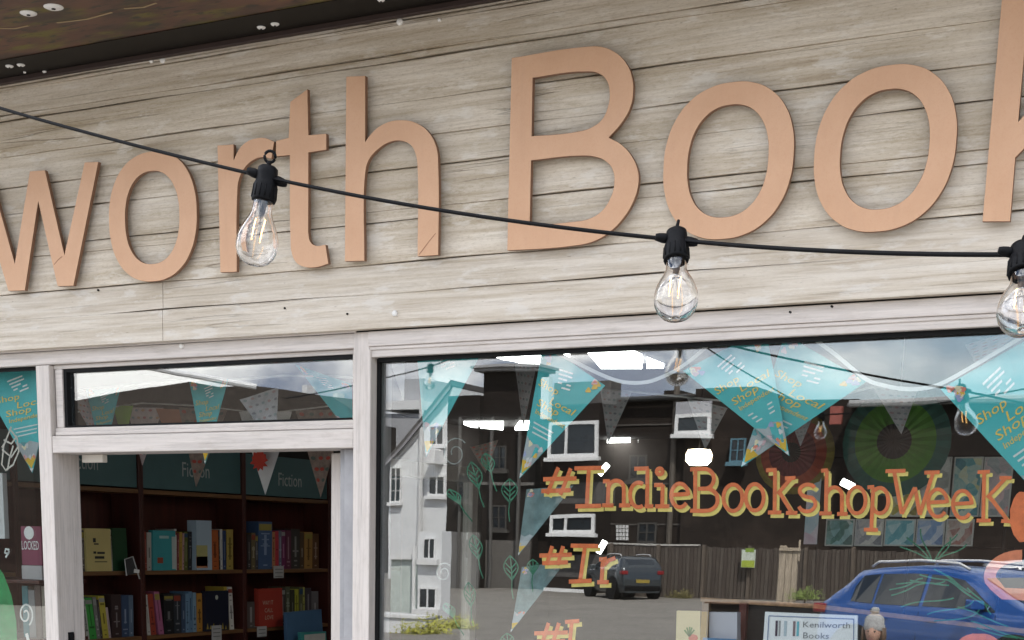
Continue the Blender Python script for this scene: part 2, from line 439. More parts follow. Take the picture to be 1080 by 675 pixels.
# header, posts, rails
hz = z_ft - .004
mb = MB()
mb.box((XL, YF, z_hb_d), (xp0 + .008, .135, hz)); mb.box((XL, YF - .008, z_hb_d + .052), (xp0 + .008, YF - .0001, hz))
add('header_rail', mb, m_ph, front, .0025)
mb = MB(); mb.box((xp1 - .006, YF, z_win), (XR, .135, hz)); mb.box((xp1 - .006, YF - .009, z_win + .026), (XR, YF - .0001, hz)); mb.box((xp1 - .006, YF - .004, z_win + .017), (XR, YF - .0001, z_win + .0259))
add('header_rail', mb, m_ph, front, .0025)
add('post', MB().box((xs0, YF - .004, 0.02), (xs1, .145, z_hb_d - .0015)), m_pv, front, .0025)
add('post', MB().box((xp0, YF - .004, 0.02), (xp1, .072, hz + .0005)), m_pv, front, .0025)
add('post', MB().box((xp0 + .012, .0722, 0.02), (xp1 - .004, .145, hz)), m_grey_frame, front, .002)
add('transom_bar', MB().box((xs1 + .0005, YF - .002, z_tb0), (xp0 - .0005, .14, z_tb1)), m_ph, front, .0025)

# light above the door
x0, x1 = xs1 + .001, xp0 - .001; fw = .026
mb = MB()
for a, b in (((x0, z_tb1 + .0005), (x1, z_tb1 + .024)), ((x0, z_hb_d - .012), (x1, z_hb_d - .0005)), ((x0 + .006, z_tb1 + .0242), (x0 + .032, z_hb_d - .0122)), ((x1 - .012, z_tb1 + .0242), (x1 - .0005, z_hb_d - .0122))):
    mb.box((a[0], YF + .014, a[1]), (b[0], .10, b[1]))
mb.box((x0 + .0065, YF + .006, z_tb1 + .0015), (x1 - .001, YF + .0139, z_tb1 + .012))
tf = add('transom_frame', mb, m_ph, front, .002)
add('glazing_gasket', MB().box((x0 + .0321, YF + .02, z_tb1 + .0243), (x0 + .043, .095, z_hb_d - .0123)).box((x0 + .043, YF + .02, z_hb_d - .021), (x1 - .0122, .095, z_hb_d - .0123)).box((x0 + .043, YF + .02, z_tb1 + .0243), (x1 - .0122, .095, z_tb1 + .030)), m_dark, tf)
add('transom_pane', MB().box((x0 + .0432, YG, z_tb1 + .0302), (x1 - .0124, YG + .006, z_hb_d - .0212)), m_glass, tf)

# display window and the window left of the door
zs = .55
xw0, xw1 = xp1 + .0005, XR
gk = MB().box((xw0, .058, zs), (xw0 + .010, .0665, z_win - .0005)).box((xw0 + .0102, .045, z_win - .010), (xw1, .0665, z_win - .0005)).box((xw0 + .0102, .058, zs), (xw1, .0665, zs + .01))
add('window_gasket', gk, m_dark, front)
gw = MB().box((xw0, YG, zs), (xw1, YG + .006, z_win - .0005))
pane = add('display_pane', gw, m_glass, front, origin=Vector((0, YG, zs)))
xl1 = xs0 - .0005
add('side_gasket', MB().box((XL, .05, z_hb_d - .010), (xl1, .0665, z_hb_d - .0005)), m_dark, front)
pane2 = add('side_pane', MB().box((XL, YG, zs), (xl1, YG + .006, z_hb_d - .0005)), m_glass, front)
mb = MB().box((XL, YF, .02), (xl1, .14, zs - .04)).box((xw0, YF, .02), (XR, .14, zs - .04))
add('stall_riser', mb, m_ph, front, .003)
mb = MB().box((XL, -.02, zs - .0395), (xl1, .15, zs - .001)).box((xw0, -.02, zs - .0395), (XR, .15, zs - .001))
add('window_sill', mb, m_ph, front, .004)

# door frame and the open door leaf
fx0, fx1 = U(359.5, 560, .08).x, xp0 - .0005
z_dh = z_tb0 - .0005
mb = MB().box((fx0, .075, .02), (fx0 + .014, .14, z_dh)).box((fx0 + .0145, .085, .02), (fx0 + .021, .14, z_dh)).box((fx0 + .0215, .06, .02), (fx1, .14, z_dh))
add('door_frame', mb, m_grey_frame, front, .002)
dx0, dx1 = U(349, 560, .15).x, U(357, 560, .15).x
dm = MB().box((dx0, .15, .03), (dx1 + .01, .20, z_dh - .004)).box((dx0, .94, .03), (dx1 + .01, .98, z_dh - .004)).box((dx0, .2001, .03), (dx1 + .01, .9399, .25)).box((dx0, .2001, z_dh - .05), (dx1 + .01, .9399, z_dh - .004))
leaf = add('door_leaf', dm, m_pv, front, .003)
add('door_pane', MB().box((dx0 + .015, .2002, .2501), (dx0 + .021, .9398, z_dh - .0501)), m_glass, leaf)
add('door_handle', MB().tube([(dx0 - .002, .9, 1.05), (dx0 - .05, .9, 1.05), (dx0 - .05, .8, 1.05)], .009), m_steel, leaf, smooth=True)
# strike plate and latch on the jamb
p = UX(74.5, 672, xs1)
add('latch_plate', MB().box((xs1 + .0002, p.y - .012, p.z - .09), (xs1 + .003, p.y + .012, p.z + .015)).box((xs1 + .003, p.y - .004, p.z - .06), (xs1 + .012, p.y + .004, p.z + .012)), m_dark, front)
# little white door sensor
p0, p1 = U(92, 480, .13), U(114, 488, .13)
add('door_contact', MB().box((p0.x, .105, p1.z), (p1.x, .128, z_tb0 - .0006)), plain('cream_plastic', (.66, .62, .55), .5), front, .002)

# upper storey
wall_m = brick('shop_brick', (.26, .15, .10), (.4, .38, .34), 4.2)
add('upper_wall', MB().box((XL, .06, z_top + .03), (XR, .30, 7.0)), wall_m, front)
for a_, b_ in ((XL - .25, XL - .001), (XR + .001, XR + .25)): add('side_wall', MB().box((a_, .02, 0), (b_, 8.2, 7.0)), wall_m, front)
add('roof', MB().prism([(XL - .4, -.1, 7.001), (XR + .4, -.1, 7.001), (XR + .4, 4.0, 8.4), (XL - .4, 4.0, 8.4)], (0, 0, .12)).prism([(XL - .4, 8.3, 7.001), (XR + .4, 8.3, 7.001), (XR + .4, 4.001, 8.4), (XL - .4, 4.001, 8.4)], (0, 0, .12)), m_slate, front)

# canopy above the sign
can = tag(empty('canopy', (-1.3, -.5, z_top)), 'dark rusty brown canopy soffit mottled green above the sign board', 'canopy')
zc = z_top + .001
mb = MB().box((XL, -.62, zc), (XR, .028, zc + .05)); cs = add('soffit_board', mb, m_soffit, can)
add('edge_trim', MB().box((XL, -.024, zc - .014), (XR, -.0075, zc - .0003)), mc((.03, .016, .012), .6, 'trim'), can, .002)
add('soffit_shade_strip', MB().box((XL, -.150, zc - .0018), (XR, -.0245, zc - .0004)), mc((.008, .006, .0045), .5, 'strip', spec=.12), can, .001)  # dark strip paints in the shading where the soffit nears the sign board
for px, py, r in ((30, 15.5, .021), (56.5, 9, .024), (10, 70.3, .011), (22, 69, .011), (275.5, 29.5, .011), (290, 26, .011), (402, 0.5, .009), (26, 76.5, .004), (47, 76, .006)):
    p = UZ(px, py, zc - .004)
    zz = zc - .0002 if p.y < -.151 else zc - .0020
    if p.y > -.02: continue
    k = MB().lathe([(0, -.004), (r * .25, -.0042), (r * .27, -.0028), (r * .75, -.0036), (r, -.0012), (r, 0), (0, 0)], (p.x, p.y, zz), 18)
    w = add('washer', k, m_screwpaint, can, smooth=True)
    add('screw', MB().lathe([(0, -.0056), (r * .22, -.0056), (r * .22, -.0043), (0, -.0043)], (p.x, p.y, zz), 10), m_dark, w)
# pale scratches on the soffit
for a, b in (((60, 24), (118, 13)), ((131, 9), (165, 3)), ((-5, 30), (30, 27))):
    q0, q1 = UZ(*a, zc - .0003), UZ(*b, zc - .0003)
    mid = (q0 + q1) / 2 + Vector((0, .012, 0))
    add('scratch', MB().strip([q0, mid, q1], .006, (0, 0, -1), 0, .0006), mc((.30, .22, .12), .6, 'scratch'), can)

# ------------------------------------------------------------------ sign letters
def L(*pts):      # (px, py[, smooth])
    return [(p[0], p[1], len(p) > 2) for p in pts]
YL = -.0270                                  # front face of the letters
def ell(cx, cyt, cyb, xl, xr, n=20, e=2.25):
    a, b = U(xl, (cyt + cyb) / 2, YL), U(xr, (cyt + cyb) / 2, YL); t, d = U(cx, cyt, YL), U(cx, cyb, YL)
    ox, oz = (a.x + b.x) / 2, (t.z + d.z) / 2; rx, rz = (b.x - a.x) / 2, (t.z - d.z) / 2
    out = []
    for k in range(n):
        th = 2 * math.pi * k / n; c, s = math.cos(th), math.sin(th)
        out.append((ox + rx * math.copysign(abs(c) ** (2 / e), c), oz + rz * math.copysign(abs(s) ** (2 / e), s), True))
    return out
def fl(lp): return [(U(p[0], p[1], YL).x, U(p[0], p[1], YL).z, p[2]) for p in lp]
s_ = True
letters = [
 ('w', [fl(L((-25, 191), (-9, 190), (15.6, 279), (31.6, 181), (47.2, 179.8), (67.9, 270), (89.4, 171.5), (103.4, 171), (77.3, 301), (60.9, 301.6), (40.2, 211), (26, 306), (9, 306.6)))], 'copper coloured lowercase w at the left end of the sign, partly cut off'),
 ('o', [ell(161, 160, 296.5, 115, 207.3), ell(161.2, 180, 278.5, 131.7, 189.3)], 'copper coloured letter o between the w and the r on the sign'),
 ('r', [fl(L((229.5, 153.7), (246, 152.5), (246.3, 170), (252, 158, s_), (260, 150, s_), (271, 146, s_), (280, 146, s_), (288.8, 149.5), (286, 167), (276, 165.5, s_), (266, 169, s_), (257, 178, s_), (251.5, 190, s_), (250, 204, s_), (249.4, 286.3), (232.6, 287)))], 'copper coloured letter r behind the leftmost bulb'),
 ('t', [fl(L((323.9, 94.6), (325, 142.8), (343.9, 141.3), (343.9, 157.6), (325, 160.5), (324.8, 245), (327, 255, s_), (333, 259.3, s_), (343, 258.3), (346, 277.8), (332, 281.7, s_), (320.6, 281, s_), (312, 276, s_), (307.5, 265, s_), (306.5, 250, s_), (305.8, 163.3), (291.3, 164.5), (291.3, 148.8), (304.6, 145.5), (306.3, 107.6)))], 'copper coloured letter t with slanted top between r and h'),
 ('h', [fl(L((365.4, 81), (384.9, 80.3), (384.9, 150.4), (391.9, 141, s_), (404.8, 131, s_), (423, 127, s_), (441, 131, s_), (454, 142.5, s_), (460.6, 158, s_), (462, 177, s_), (461.9, 268.7), (440.6, 270), (440.6, 177, s_), (439, 164, s_), (434.5, 154, s_), (425, 148.5, s_), (412.6, 149, s_), (398, 157.5, s_), (388, 170, s_), (384.9, 183, s_), (384, 274.7), (363.9, 275.2)))], 'copper coloured letter h left of the capital B'),
 ('B', [fl(L((539.9, 61.4), (615.6, 49.8, s_), (633, 49.5, s_), (647, 54.4, s_), (659.6, 66, s_), (666.4, 82, s_), (667.4, 97, s_), (664.8, 112, s_), (657, 127, s_), (641.5, 145.2), (656, 153.5, s_), (666.6, 166, s_), (672.8, 182, s_), (672.8, 195, s_), (667.8, 212, s_), (657, 230, s_), (642, 245, s_), (625, 254.5, s_), (603, 259, s_), (535.2, 263.8))),
        fl(L((561.6, 81.9), (560.6, 143.9), (608, 139.2, s_), (624, 134.5, s_), (635.5, 125.5, s_), (641.5, 112, s_), (643.2, 98, s_), (640, 85, s_), (631, 77, s_), (616, 75.2, s_))),
        fl(L((560, 169), (558.5, 238), (601, 234.5, s_), (621, 231, s_), (634, 223.4, s_), (643.5, 210, s_), (648, 194, s_), (646.3, 179, s_), (639, 170, s_), (628, 165.2, s_), (613, 164, s_)))], 'large copper coloured capital B at the middle of the sign'),
 ('o', [ell(768, 87.4, 251.2, 700.3, 836.3), ell(767.5, 110.6, 229, 725, 810.3)], 'copper coloured letter o directly right of the capital B'),
 ('o', [ell(933, 69.6, 243.2, 859.6, 1007.6), ell(933, 94.4, 220.4, 886.4, 979.9)], 'copper coloured letter o directly left of the k'),
 ('k', [fl(L((1062, -58), (1090, -61), (1073.5, 129.6), (1150, 40), (1182, 38), (1108, 128), (1190, 226), (1158, 229), (1089, 147), (1070.4, 166), (1065, 233), (1036.5, 233.2)))], 'copper coloured letter k at the right end of the sign, partly cut off'),
]
PEGS = [[(75, 250), (20, 296), (38, 192)], [(123, 228), (199, 228)], [(239, 190), (240, 270)], [(315, 130), (316, 230)], [(375, 100), (374, 250), (451, 250)], [(549, 100), (548, 240), (656, 200)], [(713, 170), (823, 170)], [(873, 155), (993, 155)], [(1064, 60), (1052, 210)]]
CRACKS = {0: [((65.5, 270.5), (57, 279))], 4: [((459.5, 246), (442, 268.5))]}
LI = 0
for ch, loops, lab in letters:
    vs, fs = spline_mesh(loops, .0055, .0007, 10)
    k = MB(); k.add([(v.x, -.0210 - v.z, v.y) for v in vs], fs)
    root = tag(add('sign_letter', k, [m_letter, m_letter_edge]), lab, 'sign letter', 'letters of the shop sign')
    bx = [v.x for v in vs]; bz = [v.y for v in vs]
    for pl in root.data.polygons: pl.material_index = 0 if pl.normal.y < -.9 else 1  # faces turned away from the front take the darker brown
    # stand-off pegs that hold the letter clear of the boards
    for q in PEGS[LI]:
        u_ = U(*q, YL); add('standoff', MB().tube([(u_.x, .008, u_.z), (u_.x, -.0165, u_.z)], .005, 10), m_dark, root)
    for ca, cb in CRACKS.get(LI, ()):
        c0_, c1_ = U(*ca, -.0276), U(*cb, -.0276); m_ = c0_.lerp(c1_, .5) + Vector((.002, 0, .003)); add('hairline_crack', MB().strip([c0_, m_, c1_], .0012, (0, -1, 0), 0, .0003), mc((.28, .12, .06), .7, 'crack'), root)
    LI += 1
# ------------------------------------------------------------------ festoon lights
def bulb_lamp(scale=1.0):
    """origin: where the cable enters the holder; the bulb hangs 0.14 m below"""
    root = empty('festoon_lamp', (0, 0, 0))
    h = MB().lathe([(0, .0135), (.009, .0132), (.0125, .0105), (.0132, .004), (.0128, -.003), (.0140, -.007), (.0150, -.0095), (.0156, -.0265), (.0150, -.029), (.0125, -.029), (0, -.0275)], (0, 0, 0), 28)
    for i in range(14):
        an = 2 * math.pi * i / 14; ca, sa = math.cos(an), math.sin(an)
        h.tube([(.0150 * ca, .0150 * sa, -.011), (.0158 * ca, .0158 * sa, -.0255)], .0009, 5)
    ho = add('lamp_holder', h, m_black, root, smooth=True, origin=Vector((0, 0, 0)))
    add('cable_grip', MB().tube([(-.026, 0, .0038), (-.022, 0, .0034), (-.017, 0, .0025), (-.008, 0, .001)], [.0038, .0050, .0058, .0058], 12).tube([(.026, 0, -.0038), (.022, 0, -.0034), (.017, 0, -.0025), (.008, 0, -.001)], [.0038, .0050, .0058, .0058], 12), m_black, ho, smooth=True, origin=Vector((0, 0, 0)))
    out = [(.0140, -.0502), (.0143, -.060), (.0150, -.068), (.0180, -.078), (.0228, -.088), (.0268, -.099), (.0292, -.110), (.0297, -.119), (.0286, -.129), (.0255, -.138), (.0205, -.1455), (.0140, -.1505), (.0070, -.153), (0, -.1538)]
    out = [(r * .91 if r > .016 else r * .88, -.0292 + (z + .0502) * .752) for r, z in out]
    inn = [(max(r - .0009, 0), z if i < 8 else z + .0009) for i, (r, z) in enumerate(out)]
    g = MB().lathe(out + inn[::-1], (0, 0, 0), 36)
    gl = add('bulb_glass', g, m_bulb, root, smooth=True, origin=Vector((0, 0, 0)))
    add('filament', MB().tube([(-.006, 0, -.050), (-.0075, .001, -.062), (-.008, .001, -.076)], .0008, 6).tube([(.006, .001, -.050), (.0035, .002, -.064), (.0025, .002, -.078)], .0008, 6), m_fil, gl, origin=Vector((0, 0, 0)))
    add('filament_stem', MB().tube([(0, 0, -.029), (0, 0, -.043), (0, 0, -.050)], [.0055, .0042, .002], 10).tube([(0, 0, -.050), (-.008, 0, -.076)], .0004, 5).tube([(0, 0, -.050), (.0025, 0, -.078)], .0004, 5), mc((.5, .52, .5), .2, 'stem'), gl, origin=Vector((0, 0, 0)))
    return root
lamp0 = bulb_lamp()
def hook(root, kind):
    if kind == 'ring':
        pts = [(.0 + .0068 * math.cos(a), 0, .0245 + .0068 * math.sin(a)) for a in [2 * math.pi * k / 16 for k in range(17)]]
        k = MB().tube(pts, .0019, 8).tube([(0, 0, .012), (0, 0, .019)], .003, 8)
    else:
        k = MB().tube([(-.001, 0, .011), (.0005, 0, .018), (.0025, 0, .027)], [.0028, .0022, .0018], 8)
    add('hanging_loop', k, m_black, root, smooth=True, origin=Vector((0, 0, 0)))
LY = (-1.05, -1.15, -1.36)
hp = [U(281.5, 187, LY[0]), U(713.5, 253, LY[1]), U(1078, 268.5, LY[2])]
WLOC[lamp0.name] = Vector((0, 0, 0))
lamps = [lamp0, copy_tree(lamp0, hp[1], 1.24), copy_tree(lamp0, hp[2], 1.12)]
for o_, kd_ in zip(lamps, ('ring', 'stub', 'stub')):
    WLOC[o_.name] = Vector((0, 0, 0)); hook(o_, kd_); WLOC[o_.name] = Vector(o_.location)
lamp0.location = hp[0]; WLOC[lamp0.name] = hp[0]; lamp0.scale = (1.44,) * 3
lamp0.rotation_euler = (R(-3), R(9), R(25)); lamps[1].rotation_euler = (R(-24), R(0), R(25)); lamps[2].rotation_euler = (R(-34), R(4), R(22))
for o, lab in zip(lamps, ('clear festoon bulb glowing faintly in front of the letter r', 'clear festoon bulb hanging below the first o after the capital B', 'clear festoon bulb cut off by the right edge under the letter k')):
    tag(o, lab, 'light bulb', 'festoon bulbs')
def sag(a, b, n=14, s=.012):
    return [a.lerp(b, t / n) - Vector((0, 0, 4 * s * (t / n) * (1 - t / n))) for t in range(n + 1)]
start = U(-60, 96, -.98)
pts = sag(start, hp[0], 12, .006)[:-1] + sag(hp[0], hp[1], 16, .010)[:-1] + sag(hp[1], hp[2], 14, .006)[:-1] + sag(hp[2], U(1420, 250, -1.5), 12, .01)
tag(add('festoon_cable', MB().tube(pts, .0031, 8), m_black, None, smooth=True), 'black festoon cable sagging across the front of the sign', 'cable')
# a second string farther out over the pavement, seen mirrored in the glass
def mir_lamp(px, py, d, lab):
    p = M(px, py, d); o = copy_tree(lamps[1], p, 1.0); o.rotation_euler = (0, 0, R(30)); tag(o, lab, 'light bulb', 'festoon bulbs'); return p
c3 = mir_lamp(453, 386, 3.0, 'festoon bulb mirrored at the left end of the display window')
c4 = mir_lamp(866, 437, 3.4, 'festoon bulb mirrored in the window beside the dark red rosette')
pts = sag(M(300, 420, 3.1), c3, 8, .01)[:-1] + sag(c3, M(508, 364, 3.05), 8, .005)[:-1] + sag(M(508, 364, 3.05), M(700, 335, 3.2), 10, -.01)[:-1] + sag(M(700, 335, 3.2), c4, 10, .02)[:-1] + sag(c4, M(1000, 424, 3.2), 10, .008)[:-1] + sag(M(1000, 424, 3.2), M(1120, 402, 3.0), 10, .004)
tag(add('festoon_cable', MB().tube(pts, .0032, 8), m_black, None, smooth=True), 'black festoon cable seen mirrored in the display window', 'cable')
# ================================================================== inside the shop
XB = -5.0                                     # face of the bookcases along the left wall
ZC = 2.80
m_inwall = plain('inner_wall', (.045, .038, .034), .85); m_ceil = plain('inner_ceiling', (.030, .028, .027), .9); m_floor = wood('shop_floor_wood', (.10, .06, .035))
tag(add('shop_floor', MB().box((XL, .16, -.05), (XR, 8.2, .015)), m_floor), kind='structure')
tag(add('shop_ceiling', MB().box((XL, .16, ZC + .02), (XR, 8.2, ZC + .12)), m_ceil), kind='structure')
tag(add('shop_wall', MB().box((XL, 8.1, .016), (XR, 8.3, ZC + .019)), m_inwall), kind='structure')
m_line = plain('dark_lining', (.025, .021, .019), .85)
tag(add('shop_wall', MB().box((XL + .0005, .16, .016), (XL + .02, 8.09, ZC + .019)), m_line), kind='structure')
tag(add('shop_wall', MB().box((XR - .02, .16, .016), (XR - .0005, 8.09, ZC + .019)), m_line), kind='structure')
tag(add('shop_beam', MB().box((XL, .1455, z_win + .02), (XR, .26, ZC + .0199)), m_inwall), kind='structure')

# bookcases along the left wall (x = XB), seen through the doorway
z_h0 = UX(150, 517, XB).z; z_s1 = UX(155, 602, XB).z; z_s2 = UX(156, 670.5, XB).z
z_h1 = z_h0 + .23
yd = [UX(px, 560, XB).y for px in (44, 150, 258)]
yd = [yd[1] - 2 * (yd[2] - yd[1]), yd[1] - (yd[2] - yd[1]), yd[1], yd[2], yd[2] + (yd[2] - yd[1]), yd[2] + 2 * (yd[2] - yd[1])]
cases = []
for i in range(5):
    a, b = yd[i], yd[i + 1]
    t = empty('bookcase', (XB - .15, (a + b) / 2, .016))
    tag(t, ['dark mahogany bookcase behind the window left of the door', 'dark mahogany bookcase nearest the door jamb under the cut off Fiction header', 'dark mahogany bookcase under the middle Fiction header in the doorway', 'dark mahogany bookcase under the Fiction header by the open door leaf', 'dark mahogany bookcase deepest in the shop, hidden behind the door leaf'][i], 'bookcase', 'mahogany bookcases along the left wall')
    cases.append(t); w = .018
    add('side_panel', MB().box((XB - .27, a + .001, .016), (XB, a + w, z_h1)), m_case, t, .002)
    add('side_panel', MB().box((XB - .27, b - w, .016), (XB, b - .001, z_h1)), m_case, t, .002)
    add('back_panel', MB().box((XB - .19, a + w + .0005, .02), (XB - .178, b - w - .0005, z_h0)), m_case, t)
    for z in (z_h0 + .004, z_s1, z_s2, z_s2 - .33, z_s2 - .66, .10):
        add('shelf', MB().box((XB - .177, a + w + .0005, z - .02), (XB - .004, b - w - .0005, z)), m_shelf, t, .0015)
    hb = add('header_board', MB().box((XB - .03, a + w + .0005, z_h0 + .012), (XB - .012, b - w - .0005, z_h1 - .002)), m_teal_board, t)
    if i in (1, 2, 3):
        pa = {1: (80, 496.5), 2: (191.5, 503), 3: (293, 509)}[i]; pb = {1: (103.5, 500), 2: (221, 505), 3: (318, 511)}[i]
        p, q = UX(*pa, XB - .0115), UX(*pb, XB - .0115)
        kk = MB()
        if i == 1: y0 = UX(72.5, 496, XB - .0115).y; wd = q.y - y0
        else: wd = q.y - p.y; y0 = p.y
        put_text(kk, 'Fiction', (XB - .0113, y0, z_h0 + .082 - .012 * (i == 3)), (0, 1, 0), (0, 0, 1), 0, wd, .075)
        add('lettering', kk, mc((.42, .46, .45), .6, 'header_print'), hb)

BK = 0
CN = {}
def book(y0, y1, z0, z1, col, label, lean=0.0, depth=.125, front=0.0, face=None, white=False):
    """a paperback standing on a shelf, spine towards the shop; lean in metres at the top"""
    global BK
    t = max(y1 - y0, .006); k = MB(); xf = XB - .018 + front; xb = xf - depth; g = min(.0025, t * .2)
    def hx(xa, xb_, ya, yb, za, zb, mi):
        def P_(x, y, z): return (x, y + lean * (z - z0) / max(z1 - z0, .01), z)
        k.hexa([P_(xa, ya, za), P_(xb_, ya, za), P_(xb_, yb, za), P_(xa, yb, za), P_(xa, ya, zb), P_(xb_, ya, zb), P_(xb_, yb, zb), P_(xa, yb, zb)], mi)
    hx(xb, xf, y0, y0 + g, z0, z1, 0); hx(xb, xf, y1 - g, y1, z0, z1, 0); hx(xf - .003, xf, y0 + g, y1 - g, z0, z1, 0)
    hx(xb + .004, xf - .0031, y0 + g * 1.02, y1 - g * 1.02, z0 + .003, z1 - .003, 1)
    def band(fa, fb, mi, w=.7):
        ym = (y0 + y1) / 2; h = z1 - z0
        hx(xf + .0002, xf + .0007, ym - t * w / 2, ym + t * w / 2, z0 + h * fa, z0 + h * fb, mi)
    sr = random.Random(int(y0 * 1e4) + int(z0 * 99))
    if face is None:
        band(.22 + sr.random() * .15, .55 + sr.random() * .3, 2, .10 + .16 * sr.random()); band(.07, .07 + .03, 2, .3)
        for q_ in range(sr.randint(0, 4)): f_ = sr.uniform(.1, .85); band(f_, f_ + sr.uniform(.012, .05), 2, sr.uniform(.3, .7))
        if sr.random() < .4: band(.80 + .06 * sr.random(), .95, 3, .9)
    o = add('book', k, [mc(col, .42, 'cover', var=.06), m_paper, mc(tuple((c * 1.5 + .16) if max(col) < .3 else c * .35 for c in col), .5, 'spine_print'), mc(tuple(sr.choice([(.30, .25, .06), (.25, .05, .03), (.30, .30, .28), (.03, .07, .13)])), .5, 'spine_band')], None)
    tag(o, label, 'book', 'books on the shelves seen through the doorway'); return o
def bpx(x0, x1, ytop, shelf_z, ybase, col, label, lean=0.0, **kw):
    ytop += random.Random(x0 * 7 + ytop).uniform(-1.2, 2.2) * (1 if kw.get('face') is None else 0); lean += random.Random(x0 * 3).choice([0, 0, 0, .004, -.004]) * (1 if kw.get('face') is None else 0)
    a, b = UX(x0, (ytop + ybase) / 2, XB).y, UX(x1, (ytop + ybase) / 2, XB).y
    zt = UX((x0 + x1) / 2, ytop, XB).z
    return book(a, b - .0006, shelf_z + .0006, zt, col, label, lean, **kw)
z1, z2 = z_s1, z_s2
# upper shelf, first bay
bpx(83.5, 86.5, 560, z1, 602, (.03, .03, .035), 'dark book on the upper shelf, nearest the door jamb'); bpx(86.6, 89.4, 561, z1, 602, (.06, .05, .06), 'dark grey book second from the door jamb on the upper shelf'); bpx(89.5, 92, 559, z1, 602, (.10, .085, .08), 'brown grey book left of the yellow cover on the upper shelf')
fb = bpx(92.4, 118.5, 557.5, z1, 602, (.58, .48, .20), 'pale yellow book standing face out on the upper shelf', lean=-.004, face=1, depth=.03, front=.012)
bpx(118.8, 121.5, 557, z1, 602, (.42, .41, .38), 'thin pale book right of the yellow face-out cover'); bpx(121.7, 138, 557, z1, 602, (.012, .055, .022), 'dark green book face out right of the pale yellow cover', lean=-.01, face=1, depth=.03)
# upper shelf, second bay
bpx(155.5, 157.6, 562, z1, 601, (.25, .05, .03), 'thin red book at the left of the middle upper shelf'); bpx(157.8, 162.4, 560, z1, 601, (.40, .39, .36), 'black and white patterned book left of the teal one on the middle upper shelf')
bpx(162.8, 186.5, 559.5, z1, 601, (.05, .30, .33), 'teal book face out on the middle upper shelf', face=1, depth=.028, front=.01, lean=.002); bpx(186.8, 189, 559, z1, 600, (.62, .61, .58), 'white spined book right of the teal cover'); bpx(189.2, 191.4, 560, z1, 600, (.20, .05, .05), 'dark red book between the white and the mustard spine', lean=.01)
bpx(191.6, 194.6, 559, z1, 600, (.40, .26, .05), 'mustard book leaning left of a pink spine', lean=.012); bpx(194.8, 196.6, 560, z1, 600, (.50, .30, .30), 'thin pink book leaning beside the mustard spine', lean=.012); bpx(196.8, 200.6, 560, z1, 600, (.10, .11, .02), 'dark olive book left of the black one, middle upper shelf', lean=.01); bpx(200.8, 205, 559, z1, 600, (.015, .015, .018), 'black book left of the tall pale blue cover', lean=.006)
bpx(205.4, 221.5, 549, z1, 600, (.36, .46, .55), 'tall pale blue book leaning out on the middle upper shelf', face=1, depth=.06, front=.03, lean=.0); bpx(222, 225.6, 561, z1, 599, (.04, .02, .018), 'dark brown book right of the tall pale blue cover'); bpx(225.8, 233.6, 559, z1, 599, (.42, .11, .03), 'orange red book on the middle upper shelf'); bpx(233.8, 235, 560, z1, 599, (.03, .03, .03), 'thin black book right of the orange red one'); bpx(235.2, 237.6, 559, z1, 599, (.55, .55, .53), 'thin white book beside the navy one, middle upper shelf'); bpx(237.8, 241.4, 560, z1, 599, (.03, .05, .12), 'navy book between white and mustard ones, middle upper shelf'); bpx(241.6, 248.5, 558.5, z1, 599, (.36, .27, .07), 'thick mustard book at the right end of the middle upper shelf', lean=.008)
# upper shelf, third bay
for a, b, yt, c, l in ((263.5, 267.6, 562, (.035, .03, .03), 'black book at the left of the right upper shelf'), (267.8, 272, 560, (.15, .12, .06), 'dull olive book at the left of the right upper shelf'), (272.2, 275, 562, (.06, .06, .07), 'charcoal book left of the wide blue one'), (275.2, 289.6, 551, (.06, .11, .22), 'wide blue book standing tallest on the right upper shelf'), (289.8, 293, 560, (.46, .20, .09), 'orange book right of the wide blue one'), (293.2, 296.6, 559.5, (.50, .05, .07), 'bright red book on the right upper shelf'), (296.8, 299.8, 560, (.14, .15, .2), 'slate blue book right of the bright red one'), (300, 304, 560, (.16, .03, .10), 'plum book on the right upper shelf'), (304.2, 309.6, 560, (.12, .03, .06), 'maroon book right of the plum one'), (309.8, 319, 559, (.05, .045, .04), 'dark book with pale title, right upper shelf'), (319.2, 323.4, 560, (.09, .055, .03), 'dark brown book left of the ochre one'), (323.6, 332, 559, (.36, .20, .06), 'ochre book on the right upper shelf'), (332.2, 339, 561, (.12, .06, .03), 'brown book next to the door leaf, right upper shelf')):
    bpx(a, b, yt, z1, 597, c, l)
# lower shelf, first bay
for a, b, yt, c, l, ln in ((85.5, 89, 634, (.03, .07, .08), 'dark teal book nearest the jamb on the lower shelf', 0), (89.2, 93, 640, (.26, .12, .04), 'dull orange book on the lower shelf by the jamb', 0), (93.2, 97, 630, (.50, .52, .48), 'white spined book leaning on the green one', .03), (97.2, 104.5, 630, (.06, .36, .07), 'bright green book leaning on the lower left shelf', .03), (104.7, 108.6, 631, (.22, .21, .20), 'grey book leaning between green and yellow ones', .026), (108.8, 111, 632, (.06, .05, .05), 'thin black book left of the yellow spine, lower left shelf', .024), (111.2, 117.4, 629, (.52, .44, .07), 'yellow book leaning on the lower left shelf', .024), (117.6, 120, 640, (.50, .40, .42), 'thin pale pink book right of the yellow one', .02), (121, 131, 628, (.05, .03, .03), 'dark book with an orange picture, lower left shelf', 0), (131.2, 138.6, 627, (.05, .08, .15), 'dark blue book on the lower left shelf', 0), (138.8, 143.4, 626, (.12, .17, .24), 'steel blue book beside the bookcase side', 0)):
    bpx(a, b, yt, z2, 672, c, l, lean=-ln)
